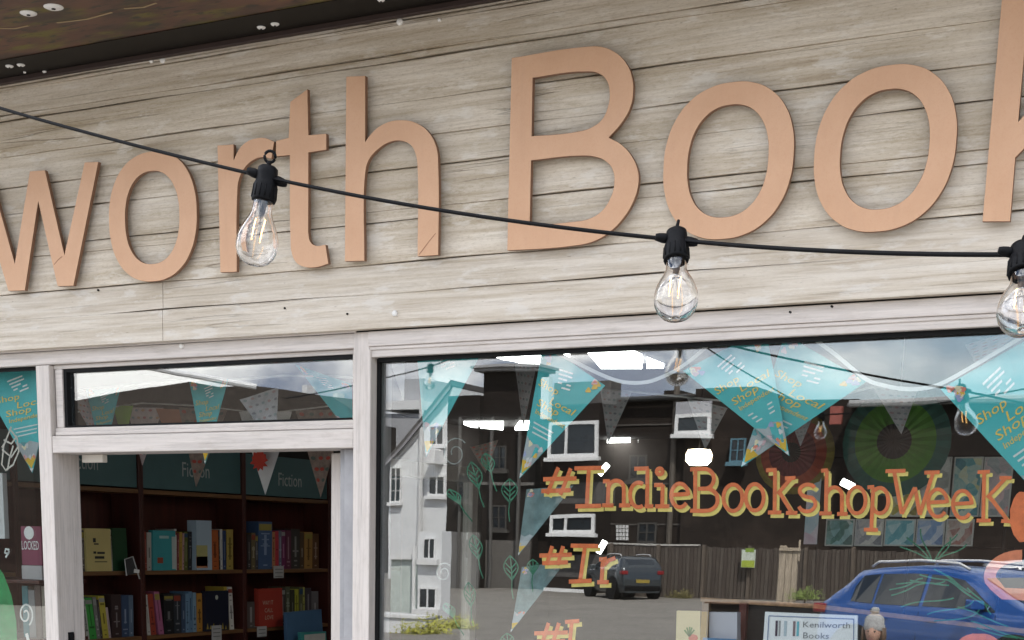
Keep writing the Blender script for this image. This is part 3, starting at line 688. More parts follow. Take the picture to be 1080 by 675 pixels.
# lower shelf, second bay
for a, b, yt, c, l, ln in ((158, 161.6, 628, (.52, .51, .48), 'white book leaning at the left of the middle lower shelf', .022), (161.8, 167.4, 627, (.36, .06, .035), 'red book leaning at the left of the middle lower shelf', .026), (170, 175.6, 625, (.40, .13, .24), 'pink book leaning on the middle lower shelf', .03), (176, 186, 626, (.018, .018, .02), 'wide black book right of the pink one', .0), (186.2, 194, 626, (.03, .035, .045), 'blue black book right of the wide black one', 0), (194.2, 198.4, 627, (.05, .08, .14), 'navy book left of the light blue set', 0), (198.6, 202.4, 625, (.16, .27, .40), 'light blue book, left of a set of three', 0), (202.6, 206.2, 625, (.13, .23, .36), 'light blue book, middle of a set of three', 0), (206.4, 210, 624.5, (.20, .31, .42), 'light blue book, right of a set of three', 0), (210.4, 216.2, 624, (.46, .22, .04), 'amber book left of the black moon cover', 0)):
    bpx(a, b, yt, z2, 668, c, l, lean=-ln)
moon = bpx(216.6, 241, 623, z2, 664, (.012, .014, .03), 'black book face out with a pale moon and gold flames', face=1, depth=.03, front=.02)
bpx(241.4, 244.8, 620, z2, 663, (.50, .36, .06), 'golden book right of the black moon cover', lean=-.018); bpx(245, 249.6, 617.5, z2, 663, (.62, .61, .58), 'tall white book at the right of the middle lower shelf', lean=-.02)
# lower shelf, third bay
bpx(263.5, 271.5, 634, z2, 662, (.10, .085, .08), 'brown grey book left of the red face-out cover')
red = bpx(273, 298, 620.5, z2, 660, (.36, .045, .03), 'red book face out with pale capitals, right lower shelf', face=1, depth=.03, front=.02, lean=-.006)
for a, b, yt, c, l in ((298.6, 304, 621, (.06, .05, .05), 'black book right of the red face-out cover'), (304.2, 308.6, 620, (.10, .11, .07), 'dark olive book on the right lower shelf'), (308.8, 313.4, 622, (.05, .05, .03), 'blackish book left of the lime spine'), (313.6, 318, 622, (.40, .40, .05), 'lime yellow book on the right lower shelf'), (318.2, 322, 620, (.12, .12, .06), 'moss coloured book right of the lime one'), (322.2, 324.4, 618, (.42, .42, .12), 'thin yellow green book on the right lower shelf'), (324.6, 331, 620, (.06, .05, .06), 'dark plum book beside the thin yellow green one'), (331.2, 338.6, 623, (.16, .15, .16), 'grey book by the door leaf, right lower shelf')):
    bpx(a, b, yt, z2, 659, c, l)
# cover prints on the face-out books
def cover(o, x, items):
    for (pa, pb, col) in items:
        p, q = UX(*pa, x), UX(*pb, x); k = MB().box((x, p.y, q.z), (x + .0006, q.y, p.z)); add('cover_print', k, mc(col, .5, 'cover_print'), o)
xf = XB - .018 + .012 + .0004
cover(fb, xf, [((99, 573), (104, 574.5), (.03, .03, .03)), ((98, 567.5), (101, 572), (.03, .03, .03)), ((98.5, 581.5), (101.5, 584), (.03, .03, .03)), ((102.5, 582), (110.5, 584.3), (.03, .03, .03)), ((100, 586.6), (110, 589.3), (.03, .03, .03)), ((100, 592), (113, 593), (.10, .09, .05))])
xf = XB - .018 + .01 + .0004
cover(o := [x for x in bpy.data.objects if x.get('label', '').startswith('teal book face')][0], xf, [((166, 588), (172, 594), (.30, .06, .03)), ((181, 566), (186, 600), (.45, .50, .48)), ((168, 565), (178, 568), (.35, .5, .5))])
xf = XB - .018 + .03 + .0004
cover(o := [x for x in bpy.data.objects if x.get('label', '').startswith('tall pale blue')][0], xf, [((207, 575), (219, 597), (.40, .38, .16)), ((207, 587), (219, 599), (.46, .20, .09))])
xf = XB - .018 + .02 + .0004
p = UX(228.5, 630, xf)
add('moon_print', MB().lathe([(0, 0), (.0125, 0), (.0125, .0006), (0, .0006)], p, 18, 0, (1, 0, 0)), mc((.55, .57, .50), .5, 'moon'), moon)
k = MB()
for i in range(7):
    q = UX(219 + i * 3.2, 663.5, xf); h = (.05, .035, .055, .03, .045, .06, .035)[i] * .6
    k.prism([q + Vector((0, -.008, 0)), q + Vector((0, .008, 0)), q + Vector((0, .001, h))], (.0006, 0, 0))
add('flame_print', k, mc((.45, .33, .06), .5, 'gold'), moon)
for tx, a, wd in (('WAY IT', (277, 638), .105), ('CALL', (279, 646), .085), ('LOVE', (279.5, 653.5), .085)):
    q = UX(*a, xf + .0004); k = MB(); put_text(k, tx, q, (0, 1, 0), (0, 0, 1), 0, wd, .024); add('cover_lettering', k, mc((.50, .40, .32), .5, 'cover_text'), red)
# two larger books leaning in front of the lower shelf, at the door leaf
def slab(pts, x, th, col, name, label, extra=None):
    P = [UX(*q, x) for q in pts]; k = MB().prism(P, (-th, 0, 0)); o = tag(add(name, k, [mc(col, .45, 'cover', var=.08)], None, .001), label, 'book', 'books on the shelves seen through the doorway'); return o
b1 = slab([(302, 646), (339, 642.5), (342, 690), (303, 694)], XB + .10, .02, (.07, .15, .27), 'book', 'large blue book standing in front of the right lower shelf')
k = MB()
for i, (a, b) in enumerate((((305, 648.5), (330, 646.5)), ((306, 652.5), (322, 651.5)))):
    p, q = UX(*a, XB + .1003), UX(*b, XB + .1003); put_text(k, ('The Hour', 'a novel')[i], p + Vector((0, 0, -.012)), (0, 1, 0), (0, 0, 1), 0, q.y - p.y, .013)
b2 = slab([(317, 667), (344, 666), (345, 690), (318, 692)], XB + .16, .02, (.05, .28, .27), 'book', 'teal bordered white book low beside the door leaf')
p, q = UX(321, 669.5, XB + .1603), UX(343, 690, XB + .1603); add('cover_print', MB().box((XB + .1601, p.y, q.z), (XB + .1607, q.y, p.z)), mc((.55, .55, .52), .5, 'cover_print'), b2)
# white shelf labels clipped to the shelf edges
for (a, b, lab) in (((288.5, 597), (299, 609.5), 'grey shelf card below the wide blue book'), ((223, 660), (233.5, 676), 'grey shelf card clipped below the black moon cover'), ((271, 661), (281, 671), 'grey shelf card clipped below the red face-out book')):
    x = XB + .004; p, q = UX(*a, x), UX(*b, x); k = MB().box((x, p.y, q.z), (x + .002, q.y, p.z)).box((x - .03, p.y, p.z - .002), (x, q.y, p.z))
    o = tag(add('shelf_card', k, mc((.40, .40, .40), .6, 'card')), lab, 'shelf card', 'shelf cards')
    kk = MB()
    for j in range(3): kk.box((x + .0021, p.y + .012, p.z - .02 - j * .02), (x + .0026, q.y - .012, p.z - .016 - j * .02))
    add('card_print', kk, mc((.12, .12, .12), .6, 'ink'), o)
x = XB + .02
clip = tag(empty('card_holder', UX(140, 603, x)), 'metal card holder hooked on the upper shelf by the bookcase side', 'card holder')
P = [UX(*q, x) for q in ((131.5, 590), (140, 587), (147, 604), (133.5, 607))]
add('card', MB().prism(P, (-.002, 0, 0)), mc((.06, .06, .065), .3, 'holder'), clip)
add('rim', MB().tube([P[3], P[0], P[1], P[2] + Vector((0, 0, -.03))], .0035, 6), mc((.55, .55, .55), .25, 'wire', bump=0), clip)
P = [UX(*q, x + .004) for q in ((141.5, 600), (147, 601), (146.5, 604.5), (141, 604))]
add('price_tag', MB().prism(P, (.001, 0, 0)), m_white, clip)

# ceiling lights
def panel(px, lab):
    P = [UZ(a, b, ZC) for a, b in px]; c = sum(P, Vector()) / len(P)
    t = tag(empty('ceiling_light', (c.x, c.y, ZC)), lab, 'ceiling light', 'ceiling lights inside the shop')
    add('diffuser', MB().prism([p + Vector((0, 0, -.004)) for p in P], (0, 0, .02)), m_led, t)
    Q = [c + (p - c) * 1.04 for p in P]
    add('frame', MB().prism([p + Vector((0, 0, .0165)) for p in Q], (0, 0, .006)), mc((.6, .6, .6), .5, 'panel_frame'), t)
panel([(518, 374), (600, 371.5), (600, 384), (540, 382)], 'bright ceiling panel behind the left teal flag')
panel([(620, 371.5), (657, 369), (677, 378), (677, 388), (634, 388)], 'large bright ceiling panel left of the mirrored bulb')
panel([(682, 380.5), (700, 387.5), (682, 387.8)], 'small bright corner of a ceiling panel beside the mirrored bulb')
panel([(489, 447), (504, 447), (504, 450.5), (497, 450)], 'thin bright ceiling light at the far left of the display window')
panel([(505.5, 447), (531, 447), (530.5, 453), (507, 451)], 'ceiling light strip right of the white gable')
panel([(543, 453), (548, 446.5), (558, 446.5), (560, 453)], 'small ceiling light at the tip of the patterned flag')
panel([(641, 464), (664.5, 464), (665, 469.5), (639.5, 470)], 'long ceiling light strip above the painted letters')
panel([(673, 466), (681, 466.5), (683, 469), (674, 469)], 'short ceiling light right of the long strip')
def track(px, d, lab, n=None):
    P = [U(a, b, d) for a, b in px]; o = tag(add('spotlight', MB().tube(P, .014, 8), m_led), lab, 'spotlight', 'spotlights inside the shop')
track([(632, 500), (641, 490)], 3.2, 'tubular spotlight touching the top of the painted letter I')
track([(631, 583), (638, 571)], 3.2, 'tubular spotlight above the short repeated second hashtag')
track([(900, 514), (888, 508)], 2.6, 'small spotlight behind the painted letters h and o')
# warm lamp
wl = tag(empty('pendant_lamp', U(737, 482, 4.2)), 'glowing warm pendant lamp above the painted capital B', 'lamp')
c = U(737, 482, 4.2); r = .055
add('lamp_shade', MB().lathe([(0, -.042), (r * .8, -.04), (r * 1.15, -.02), (r * 1.2, .01), (r, .035), (0, .04)], c, 22), m_warm, wl, smooth=True)
add('lamp_cord', MB().tube([c + Vector((0, 0, .04)), Vector((c.x, c.y, ZC + .02))], .004, 6), m_black, wl)

# ------------------------------------------------------------------ bunting
PAL = [(.72, .45, .06), (.70, .22, .16), (.62, .42, .46), (.30, .34, .55), (.75, .66, .45)]
def flag(parent, TL, TR, AP, y, kind='teal', label=None, seed=1, texty=True, tilt=0.0):
    rr = random.Random(seed); A, B, C = (Vector((*q, 0)) for q in (TL, TR, AP))
    def W(u, v, off=0.0):          # u across the top edge, v down to the tip
        u2 = u * (1 - v) + .5 * v if False else u
        p = A.lerp(B, u2) * (1 - v) + C * v if True else A
        w = U(p.x, p.y, y)
        w.y = y + .012 * math.sin(u * 3.1 + seed) * (1 - v) + .008 * v * math.sin(seed * 2.3) + tilt * v - off
        return w
    k = MB(); rows = []; n = 10
    for i in range(n + 1): rows.append([W(j / 6, i / n * .995) for j in range(7)])
    k.grid(rows, 0); rows2 = [[p + Vector((0, .0012, 0)) for p in r] for r in rows]; k.grid(rows2, 0)
    base = {'teal': m_teal, 'ghost': mc((.16, .24, .25), .75, 'ghost_paper', var=.3, scale=30), 'grey': mc((.36, .35, .36), .8, 'grey_cotton', var=.2, scale=30), 'pink': mc((.52, .42, .42), .8, 'pink_cotton', var=.2, scale=30), 'white': mc((.62, .62, .62), .8, 'white_cotton'), 'green': mc((.20, .38, .03), .8, 'lime_cotton'), 'rust': mc((.40, .15, .08), .8, 'rust_cotton'), 'brown': mc((.24, .18, .15), .8, 'brown_cotton', var=.3, scale=40)}[kind]
    f = add('flag', k, base, parent)
    if label: f['label'] = label
    def q2(u, v):                  # point from square coordinates: u across in units of the local full width
        return W(u, v, .0016)
    if kind in ('teal', 'ghost'):
        # coloured corners and tip
        def blob(u, v, ru, rv, col, nm='flag_print'):
            kk = MB(); P = []
            for i in range(12):
                a = 2 * math.pi * i / 12; w_ = 1 + .25 * math.sin(a * 3 + u * 9); P.append(W(u + ru * math.cos(a) * w_, max(0.001, v + rv * math.sin(a) * w_), .0014 + .0004 * rr.random()))
            kk.prism(P, (0, .0006, 0)); add(nm, kk, mc(col, .6, 'flag_dye'), f)
        for i in range(7): blob(.05 + .10 * rr.random(), .02 + .09 * rr.random(), .035, .022, rr.choice(PAL))
        for i in range(6): blob(.86 + .09 * rr.random(), .02 + .09 * rr.random(), .035, .022, rr.choice(PAL))
        kk = MB(); kk.prism([W(0, .86, .0013), W(.5, .845, .0013), W(1, .86, .0013), W(.5, .955, .0013)], (0, .0006, 0)); add('flag_tip', kk, mc((.66, .42, .03), .6, 'flag_dye'), f)
        kk = MB(); kk.prism([W(.0, .955, .0014), W(1, .955, .0014), W(.5, .99, .0014)], (0, .0006, 0)); add('flag_tip', kk, mc((.62, .64, .66), .6, 'flag_dye'), f)
        kk = MB(); kk.prism([W(.02, .68, .0010), W(.3, .72, .0010), W(.6, .69, .0010), W(.98, .72, .0010), W(1, .86, .0010), W(0, .86, .0010)], (0, .0005, 0)); add('flag_band', kk, mc((.36, .40, .42), .6, 'flag_dye'), f)
        for i in range(9): blob(.1 + .8 * rr.random(), .70 + .19 * rr.random(), .10, .022, rr.choice(PAL + [(.08, .30, .34), (.6, .6, .62)]))
        # white badge of slanting bars
        kk = MB()
        for i in range(5):
            for s in range(3):
                u0 = .34 + .075 * s + .02 * i; v0 = .075 + .030 * i; h = .010
                if (i + s) % 5 == 4: continue
                kk.prism([W(u0, v0 + .012 * s * -1 + .02, .0016), W(u0 + .07, v0 + .008 - .012 * s, .0016), W(u0 + .07, v0 + .022 - .012 * s, .0016), W(u0, v0 + .034 - .012 * s, .0016)], (0, .0005, 0))
        if kind == 'teal': add('flag_badge', kk, m_white, f)
        if texty:
            kk = MB()
            for tx, u0, v0, wd, hh in (('Shop', .12, .30, .36, .060), ('Local', .40, .37, .46, .060), ('Shop', .20, .44, .44, .060), ('Independent', .22, .50, .62, .040)):
                vs, fs, w = text_mesh(tx, .12); sc = wd / w
                vv = []
                for t in vs:
                    u = u0 + t.x * sc; v = v0 - t.y * hh - (t.x * sc) * .05
                    # text is laid out in the flag's plane: undo the taper so that letters keep their width
                    uu = .5 + (u - .5) / max(.15, 1 - v * .55) if v > .05 else u
                    vv.append(W(min(.97, max(.03, uu)), v, .0018))
                kk.add(vv, fs)
            add('flag_lettering', kk, m_gold, f)
            kk = MB()
            for i in range(3):
                v0 = .545 + i * .036; kk.prism([W(.16 + .02 * i, v0 + .012, .0016), W(.84, v0 - .006, .0016), W(.84, v0 + .006, .0016), W(.16 + .02 * i, v0 + .024, .0016)], (0, .0005, 0))
            add('flag_lines', kk, mc((.60, .68, .68), .6, 'flag_dye'), f)
    elif kind in ('grey', 'pink', 'brown'):
        kk = MB(); pal = {'grey': [(.22, .27, .28), (.32, .22, .22), (.20, .20, .22)], 'pink': [(.45, .16, .18), (.25, .3, .33), (.5, .3, .2)], 'brown': [(.40, .07, .05), (.10, .13, .11), (.40, .07, .05)]}[kind]
        for i in range(7):
            for j in range(5 - i // 2):
                v = .05 + i * .125; u = (j + .5 + .25 * (i % 2)) / (5 - i // 2); P = []
                if u > .95: continue
                for a in range(8):
                    an = 2 * math.pi * a / 8; P.append(W(min(.98, max(.02, u + .045 * math.cos(an) / max(.3, 1 - v))), v + .022 * math.sin(an), .0014))
                kk.prism(P, (0, .0005, 0), (i + j) % 3)
        add('flag_print', kk, [mc(c, .8, 'cotton_dye') for c in pal], f)
    return f
def bunting(label, loc):
    return tag(empty('bunting', loc), label, 'bunting', 'bunting in the shop windows')
yb = .105
bt = bunting('teal paper flags on a white ribbon looped along the top of the display window', U(800, 380, yb))
def rib(parent, pxs, w=.0085, y=yb - .004):
    P = []
    for i in range(len(pxs) - 1):
        p0 = Vector((*pxs[max(i - 1, 0)], 0)); p1 = Vector((*pxs[i], 0)); p2 = Vector((*pxs[i + 1], 0)); p3 = Vector((*pxs[min(i + 2, len(pxs) - 1)], 0))
        for t in (0, .25, .5, .75):
            q = .5 * ((2 * p1) + (p2 - p0) * t + (2 * p0 - 5 * p1 + 4 * p2 - p3) * t * t + (3 * p1 - p0 - 3 * p2 + p3) * t ** 3); P.append(U(q.x, q.y, y))
    P.append(U(*pxs[-1], y)); add('ribbon', MB().strip(P, w, (0, -1, 0), 0, .001), m_ribbon, parent)
rib(bt, [(548, 350), (575, 366), (605, 381), (636, 396), (658, 403), (682, 403), (702, 396), (720, 386), (738, 372), (760, 352)])
rib(bt, [(848, 350), (880, 373), (912, 399), (932, 406.5), (956, 410.5), (978, 409), (998, 402), (1030, 384), (1062, 365), (1100, 342)])
flag(bt, (437, 364), (514, 364), (448, 482), yb, 'teal', None, 1, False)
flag(bt, (571, 361), (640, 407), (549, 505), yb + .004, 'teal', None, 2)
flag(bt, (829, 353), (913, 402), (781, 493), yb + .022, 'teal', None, 4)
flag(bt, (720, 391), (808, 349), (832, 481), yb + .002, 'teal', None, 3)
flag(bt, (993, 411), (1096, 349), (1116, 545), yb + .004, 'teal', None, 5)
flag(bt, (556, 516), (604, 512), (545, 586), yb + .01, 'ghost', None, 6, False)  # pale flags stand in for ghost repeats of the flag tip in the glass
flag(bt, (549, 598), (598, 592), (539, 667), yb + .01, 'ghost', None, 7, False)
fbs = bunting('small patterned cotton flags hanging deeper inside behind the teal bunting', U(750, 410, .5))
add('cord', MB().tube([U(395, 366, .5), U(429, 368, .5), U(541, 382, .5), U(633, 411, .5), U(665, 413, .5), U(726, 419, .5), U(836, 430, .5), U(920, 408, .5), U(968, 409, .5), U(1100, 402, .5)], .003, 6), m_ribbon, fbs)
for i, (a, b, c, kd) in enumerate((((404, 366), (430, 367), (424, 421), 'white'), ((541, 382), (567, 387), (553, 451), 'grey'), ((633, 411), (666, 414), (641, 468), 'grey'), ((726, 420), (766, 430), (743, 474), 'grey'), ((834, 440), (858, 434), (845, 471), 'grey'), ((920, 407), (968, 410), (950, 458), 'grey'), ((494, 471), (527, 464), (512, 499), 'brown'), ((1017, 363), (1085, 345), (1030, 385), 'pink'))):
    flag(fbs, a, b, c, .5, kd, None, 20 + i)
bl = bunting('teal paper flag hanging in the window left of the door', U(20, 395, .11))
flag(bl, (-27, 395), (64, 385), (35, 499), .11, 'teal', None, 8)
rib(bl, [(-40, 393), (0, 391), (64, 383)], .010, .107)
btr = bunting('teal and patterned flags strung behind the glass above the door', U(220, 400, .22))
add('cord', MB().tube([U(60, 415, .22), U(90, 411, .22), U(200, 401, .22), U(245, 401, .22), U(300, 396, .22), U(375, 398, .22)], .003, 6), m_ribbon, btr)
for i, (a, b, c, kd) in enumerate((((77, 417), (92, 421), (104, 470), 'pink'), ((92, 411), (126, 407), (107, 486), 'teal'), ((198, 401), (242, 400), (218, 490), 'teal'), ((250, 421), (296, 409), (290, 474), 'grey'), ((310, 384), (372, 405), (372, 462), 'teal'))):
    flag(btr, a, b, c, .22, kd, None, 30 + i, i in (1, 2))
bi = bunting('small patterned flags hanging inside above the Fiction shelves', U(220, 460, 1.6))
add('cord', MB().tube([U(70, 436, 1.6), U(150, 425, 1.6), U(210, 428, 1.6), U(280, 436, 1.6), U(350, 428, 1.6)], .003, 6), m_ribbon, bi)
for i, (a, b, c, kd) in enumerate((((118, 428), (142, 428), (131, 470), 'green'), ((134, 430), (172, 430), (150, 491), 'pink'), ((166, 431), (196, 432), (181, 474), 'rust'), ((190, 430), (238, 432), (208, 514), 'brown'), ((252, 434), (308, 434), (279, 522), 'white'), ((310, 432), (366, 432), (338, 525), 'brown'))):
    f = flag(bi, a, b, c, 1.6, kd, None, 40 + i)
    if i == 4:
        p = U(278, 486, 1.595); add('flower_print', MB().prism([Vector((p.x + (.042 if q % 2 == 0 else .030) * math.cos(2 * math.pi * q / 22) * (1 + .15 * math.sin(q * 2.3)), p.y - .03, p.z + (.042 if q % 2 == 0 else .030) * math.sin(2 * math.pi * q / 22))) for q in range(22)], (0, .001, 0)), mc((.48, .05, .03), .7, 'flag_dye'), f)

# ------------------------------------------------------------------ paint on the glass (inside face)
YP = YG + .0068
def stroke(mb, pts, w, dx=0, dy=0, y=YP, mi=0):
    P = []
    for q in pts: P.append(U(q[0] + dx, q[1] + dy, y))
    s = (U(pts[0][0] + 10, pts[0][1], y) - U(pts[0][0], pts[0][1], y)).length / 10
    mb.strip(P, w * s, (0, -1, 0), mi, .0005)
def arc(cx, cy, rx, ry, a0, a1, n=14):
    return [(cx + rx * math.cos(R(a0 + (a1 - a0) * i / n)), cy - ry * math.sin(R(a0 + (a1 - a0) * i / n))) for i in range(n + 1)]
GL = {}
G = []
def g(*st): G.append(st)
g([(589, 493), (577, 521)], [(602, 494), (591, 522)], [(573, 505.5), (608, 504.5)], [(571, 518), (602, 517)])                                  # hash
g([(606, 494), (635, 493.5)], [(621, 494), (619, 533)], [(607, 534), (634, 533.5)])                                                          # I
g([(636, 507.5), (643, 507.5)], [(642, 507), (641, 532)], [(635, 533), (647, 533)], arc(650, 515, 8, 8, 170, 0) + [(658, 520), (658, 532)], [(653, 533), (665, 533)])   # n
g([(669, 494.5), (684, 494)], [(683, 494), (682.5, 534)], [(680, 534), (689, 534)], arc(673.5, 522, 9, 13, 60, 300, 18))                       # d
g(arc(695.8, 497.3, 3.2, 3.2, 0, 380, 12)[:13], [(690, 511.5), (699, 511.5)], [(699, 511), (698.5, 533)], [(691, 534), (706, 534)])            # i
g([(708, 522), (726, 521)], arc(717, 522.5, 9, 12.5, 0, 320, 20))                                                                            # e
g([(728, 495), (740, 494.5)], [(733.5, 494), (733, 538)], [(728, 538.5), (742, 539)], [(740, 494.5)] + arc(743, 505, 10, 10.5, 80, -80, 12) + [(736, 515.5)], [(740, 515.5)] + arc(745, 527, 12, 11.7, 80, -85, 12) + [(738, 539)])   # B
g(arc(773, 525, 10, 14, 0, 360, 22)); g(arc(796, 524.5, 9.5, 14, 0, 360, 22))                                                                  # o o
g([(808, 496), (819, 495.5)], [(817.5, 495), (817, 540)], [(810, 540.5), (824, 540.5)], [(834, 505), (820, 521)], [(828, 504.5), (839, 504)], [(822, 519), (835, 540)], [(829, 541), (841, 541)])   # k
g(arc(852, 517.5, 8.5, 6.5, 30, 250, 12) + arc(851, 531.5, 9, 8, 90, -160, 14)[2:])                                                            # s
g([(866, 496.5), (873, 496)], [(872, 496), (871, 541)], [(864, 541.5), (877, 541.5)], arc(880, 523, 8, 9, 165, 0) + [(888, 528), (888, 541)], [(883, 542), (894, 542)])   # h
g(arc(903.5, 527.5, 9.5, 14, 0, 360, 22))                                                                                                      # o
g([(915, 514), (922, 513.5)], [(921, 514), (919, 558)], [(911, 558.5), (926, 559)], arc(928, 528, 9, 13.5, 130, -150, 18))                     # p
g([(934, 497), (955, 496.5)], [(943, 497), (951, 542)], [(951, 542), (965, 514)], [(965, 514), (970, 543)], [(970, 543), (984, 499)], [(975, 498.5), (991, 498)])   # W
g([(979, 530), (999, 529)], arc(989, 530.5, 10, 14.5, 0, 320, 20)); g([(1005, 531.5), (1025, 530.5)], arc(1015, 532, 10, 14.5, 0, 320, 20))    # e e
g([(1031, 498), (1044, 497.5)], [(1038, 498), (1037, 548)], [(1030, 549), (1045, 549)], [(1060, 505), (1041, 525)], [(1054, 504), (1067, 504)], [(1043, 523), (1062, 548)], [(1056, 549.5), (1069, 550)])   # K
big = list(G); G = []
g([(582.5, 576), (576.5, 596)], [(594, 576), (588, 596)], [(569, 586), (603, 585)], [(572, 594), (599, 593)])
g([(602, 575.5), (631, 576)], [(617, 576), (612, 613)], [(600, 613.5), (624, 612.5)])
g([(632, 590), (640, 589.5)], [(636, 590), (634.5, 613)], [(630, 614), (642, 614)], [(637, 596), (642, 591), (649, 588.5)])
mid = list(G); G = []  # mid and low rows: mirrored repeats of the hashtag, laid on as paint
g([(578.6, 657), (572, 678)], [(589.6, 657), (583, 678)], [(563.6, 668), (599, 667)], [(566, 677), (596, 676)])
g([(596, 656), (611, 655)], [(603, 656), (600, 690)])
low = list(G)
def lettering(groups, w, label):
    a, b = MB(), MB()
    for st in groups:
        for s in st:
            stroke(a, s, w, 0, 0, YP, 0); stroke(b, s, w + .6, 2.6, 3.2, YP + .0014, 1)
    # each stroke lies a hair behind the one before, so that crossings never share a plane
    root = add('painted_lettering', a, m_orange, pane, origin=WLOC[pane.name]); root['label'] = label
    sh = add('painted_lettering', b, m_yel, pane, origin=WLOC[pane.name]); sh['label'] = 'yellow drop shade behind the ' + label
for i, (gr, w, lb) in enumerate(((big, 4.0, 'orange painted hashtag IndieBookshopWeek'), (mid, 4.0, 'shorter orange hashtag below, a mirrored repeat laid on as paint'), (low, 4.0, 'lowest orange hashtag, a mirrored repeat laid on as paint'))):
    # spread strokes over slightly different depths
    a, b = MB(), MB(); j = 0
    for st in gr:
        for s in st:
            stroke(a, s, w, 0, 0, YP + .00002 * (j % 40), 0); stroke(b, s, w + .4, 2.8, 3.4, YP + .0016 + .00002 * (j % 40), 0); j += 1
    o = add('painted_lettering', a, m_orange, pane, origin=WLOC[pane.name]); o['label'] = lb
    o = add('lettering_shade', b, m_yel, pane, origin=WLOC[pane.name])
# orange painted shapes at the right
def wob(cx, cy, rx, ry, n=22, k=.05, ph=0):
    return [(cx + rx * math.cos(2 * math.pi * i / n) * (1 + k * math.sin(3 * i + ph)), cy + ry * math.sin(2 * math.pi * i / n) * (1 + k * math.sin(2 * i + ph))) for i in range(n)]
mb = MB()
mb.prism([U(x, y, YP) for x, y in wob(1079, 545, 14, 27, 24, .03)], (0, .0006, 0))
mb.prism([U(x, y, YP + .0001) for x, y in wob(1032, 682, 24, 14, 24, .03)], (0, .0006, 0))
o = add('painted_petal', mb, m_orange, pane, origin=WLOC[pane.name]); o['label'] = 'orange painted petals at the right edge'
mb = MB(); pts = arc(1078, 608, 34, 22, 90, 190, 10) + [(1050, 618), (1058, 626), (1100, 628)]
stroke(mb, pts, 13, 0, 0, YP + .0003); o = add('painted_petal', mb, mc((.66, .20, .10), .6, 'petal', var=.2, scale=50), pane, origin=WLOC[pane.name])
# chalk pen leaves and seaweed
def leafdraw(cx, cy, h, w, lean=0, mat_=None, stem=20):
    k = MB(); L_ = lambda x, y: (cx + x + lean * (y / h), cy + y)
    loop = [L_(w * math.sin(math.pi * t) * (1 if s else -1) * (1 - .35 * t), -h * (1 - t)) for s in (0,) for t in [i / 10 for i in range(11)]]
    loop2 = [L_(w * math.sin(math.pi * t) * (1 - .35 * t), -h * (1 - t)) for t in [i / 10 for i in range(11)]]
    stroke(k, loop, 1.15); stroke(k, loop2, 1.15, 0, 0, YP + .0002)
    stroke(k, [L_(0, -h), L_(.5, -h * .4), L_(0, 0), L_(-1, stem * .5), L_(0, stem)], 1.15, 0, 0, YP + .0004)
    for t in (.3, .5, .7):
        stroke(k, [L_(0, -h * (1 - t) + 6), L_(w * .6, -h * (1 - t))], 1.2, 0, 0, YP + .0006); stroke(k, [L_(0, -h * (1 - t) + 6), L_(-w * .6, -h * (1 - t))], 1.2, 0, 0, YP + .0007)
    add('leaf_drawing', k, mat_ or m_green, pane, origin=WLOC[pane.name])
for a in ((537.5, 530, 25, 10, 0), (505, 515, 28, 9, 8), (540, 612, 26, 9, 2), (505, 590, 26, 8, 6), (562, 604, 14, 7, 0), (497, 640, 26, 7, 3), (535, 682, 14, 8, 0), (484, 530, 14, 8, 10), (518, 498, 20, 8, 6), (478, 650, 14, 7, 8)):
    leafdraw(*a)
for cx, cy, r in ((480, 478, 14), (468, 604, 9)):
    k = MB(); stroke(k, [(cx + r * (1 - t * .75) * math.cos(R(40 + 520 * t)), cy - 1.2 * r * (1 - t * .75) * math.sin(R(40 + 520 * t))) for t in [i / 30 for i in range(31)]], 1.1)
    add('swirl_drawing', k, m_pale, pane, origin=WLOC[pane.name])
k = MB(); rr = random.Random(5)
def weed(x, y, dx, dy, amp, ph, w=1.5, j=0):
    stroke(k, [(x + dx * t + amp * math.sin(ph + 5 * t) * t, y + dy * t + amp * .6 * math.cos(ph + 4 * t) * t) for t in [i / 14 for i in range(15)]], w, 0, 0, YP + .0001 * j)
for j, a in enumerate(((983, 592, -24, -24, 3, 0), (983, 592, -14, -36, 3, 2), (980, 590, -30, -14, 3, 1), (985, 592, 22, -30, 3, 3), (984, 592, 34, -18, 4, 4), (990, 590, 14, -22, 3, 5),
     (938, 622, 40, -10, 5, 0), (940, 628, 46, -14, 5, 1), (945, 616, 52, -2, 6, 2), (950, 640, 50, -12, 6, 3), (985, 600, 40, 24, 6, 1), (990, 602, 44, 32, 6, 2), (1000, 612, 40, 26, 5, 3), (978, 648, 46, -14, 7, 4), (985, 655, 52, -8, 7, 5), (1020, 620, 30, 30, 5, 0), (1010, 640, 50, 18, 5, 2), (1024, 655, 50, 16, 6, 3), (1030, 662, 46, 14, 5, 5), (960, 612, 40, 4, 6, 5), (970, 606, 46, 12, 6, 0))):
    weed(*a, 1.5, j)
o = add('seaweed_drawing', k, m_green, pane, origin=WLOC[pane.name])
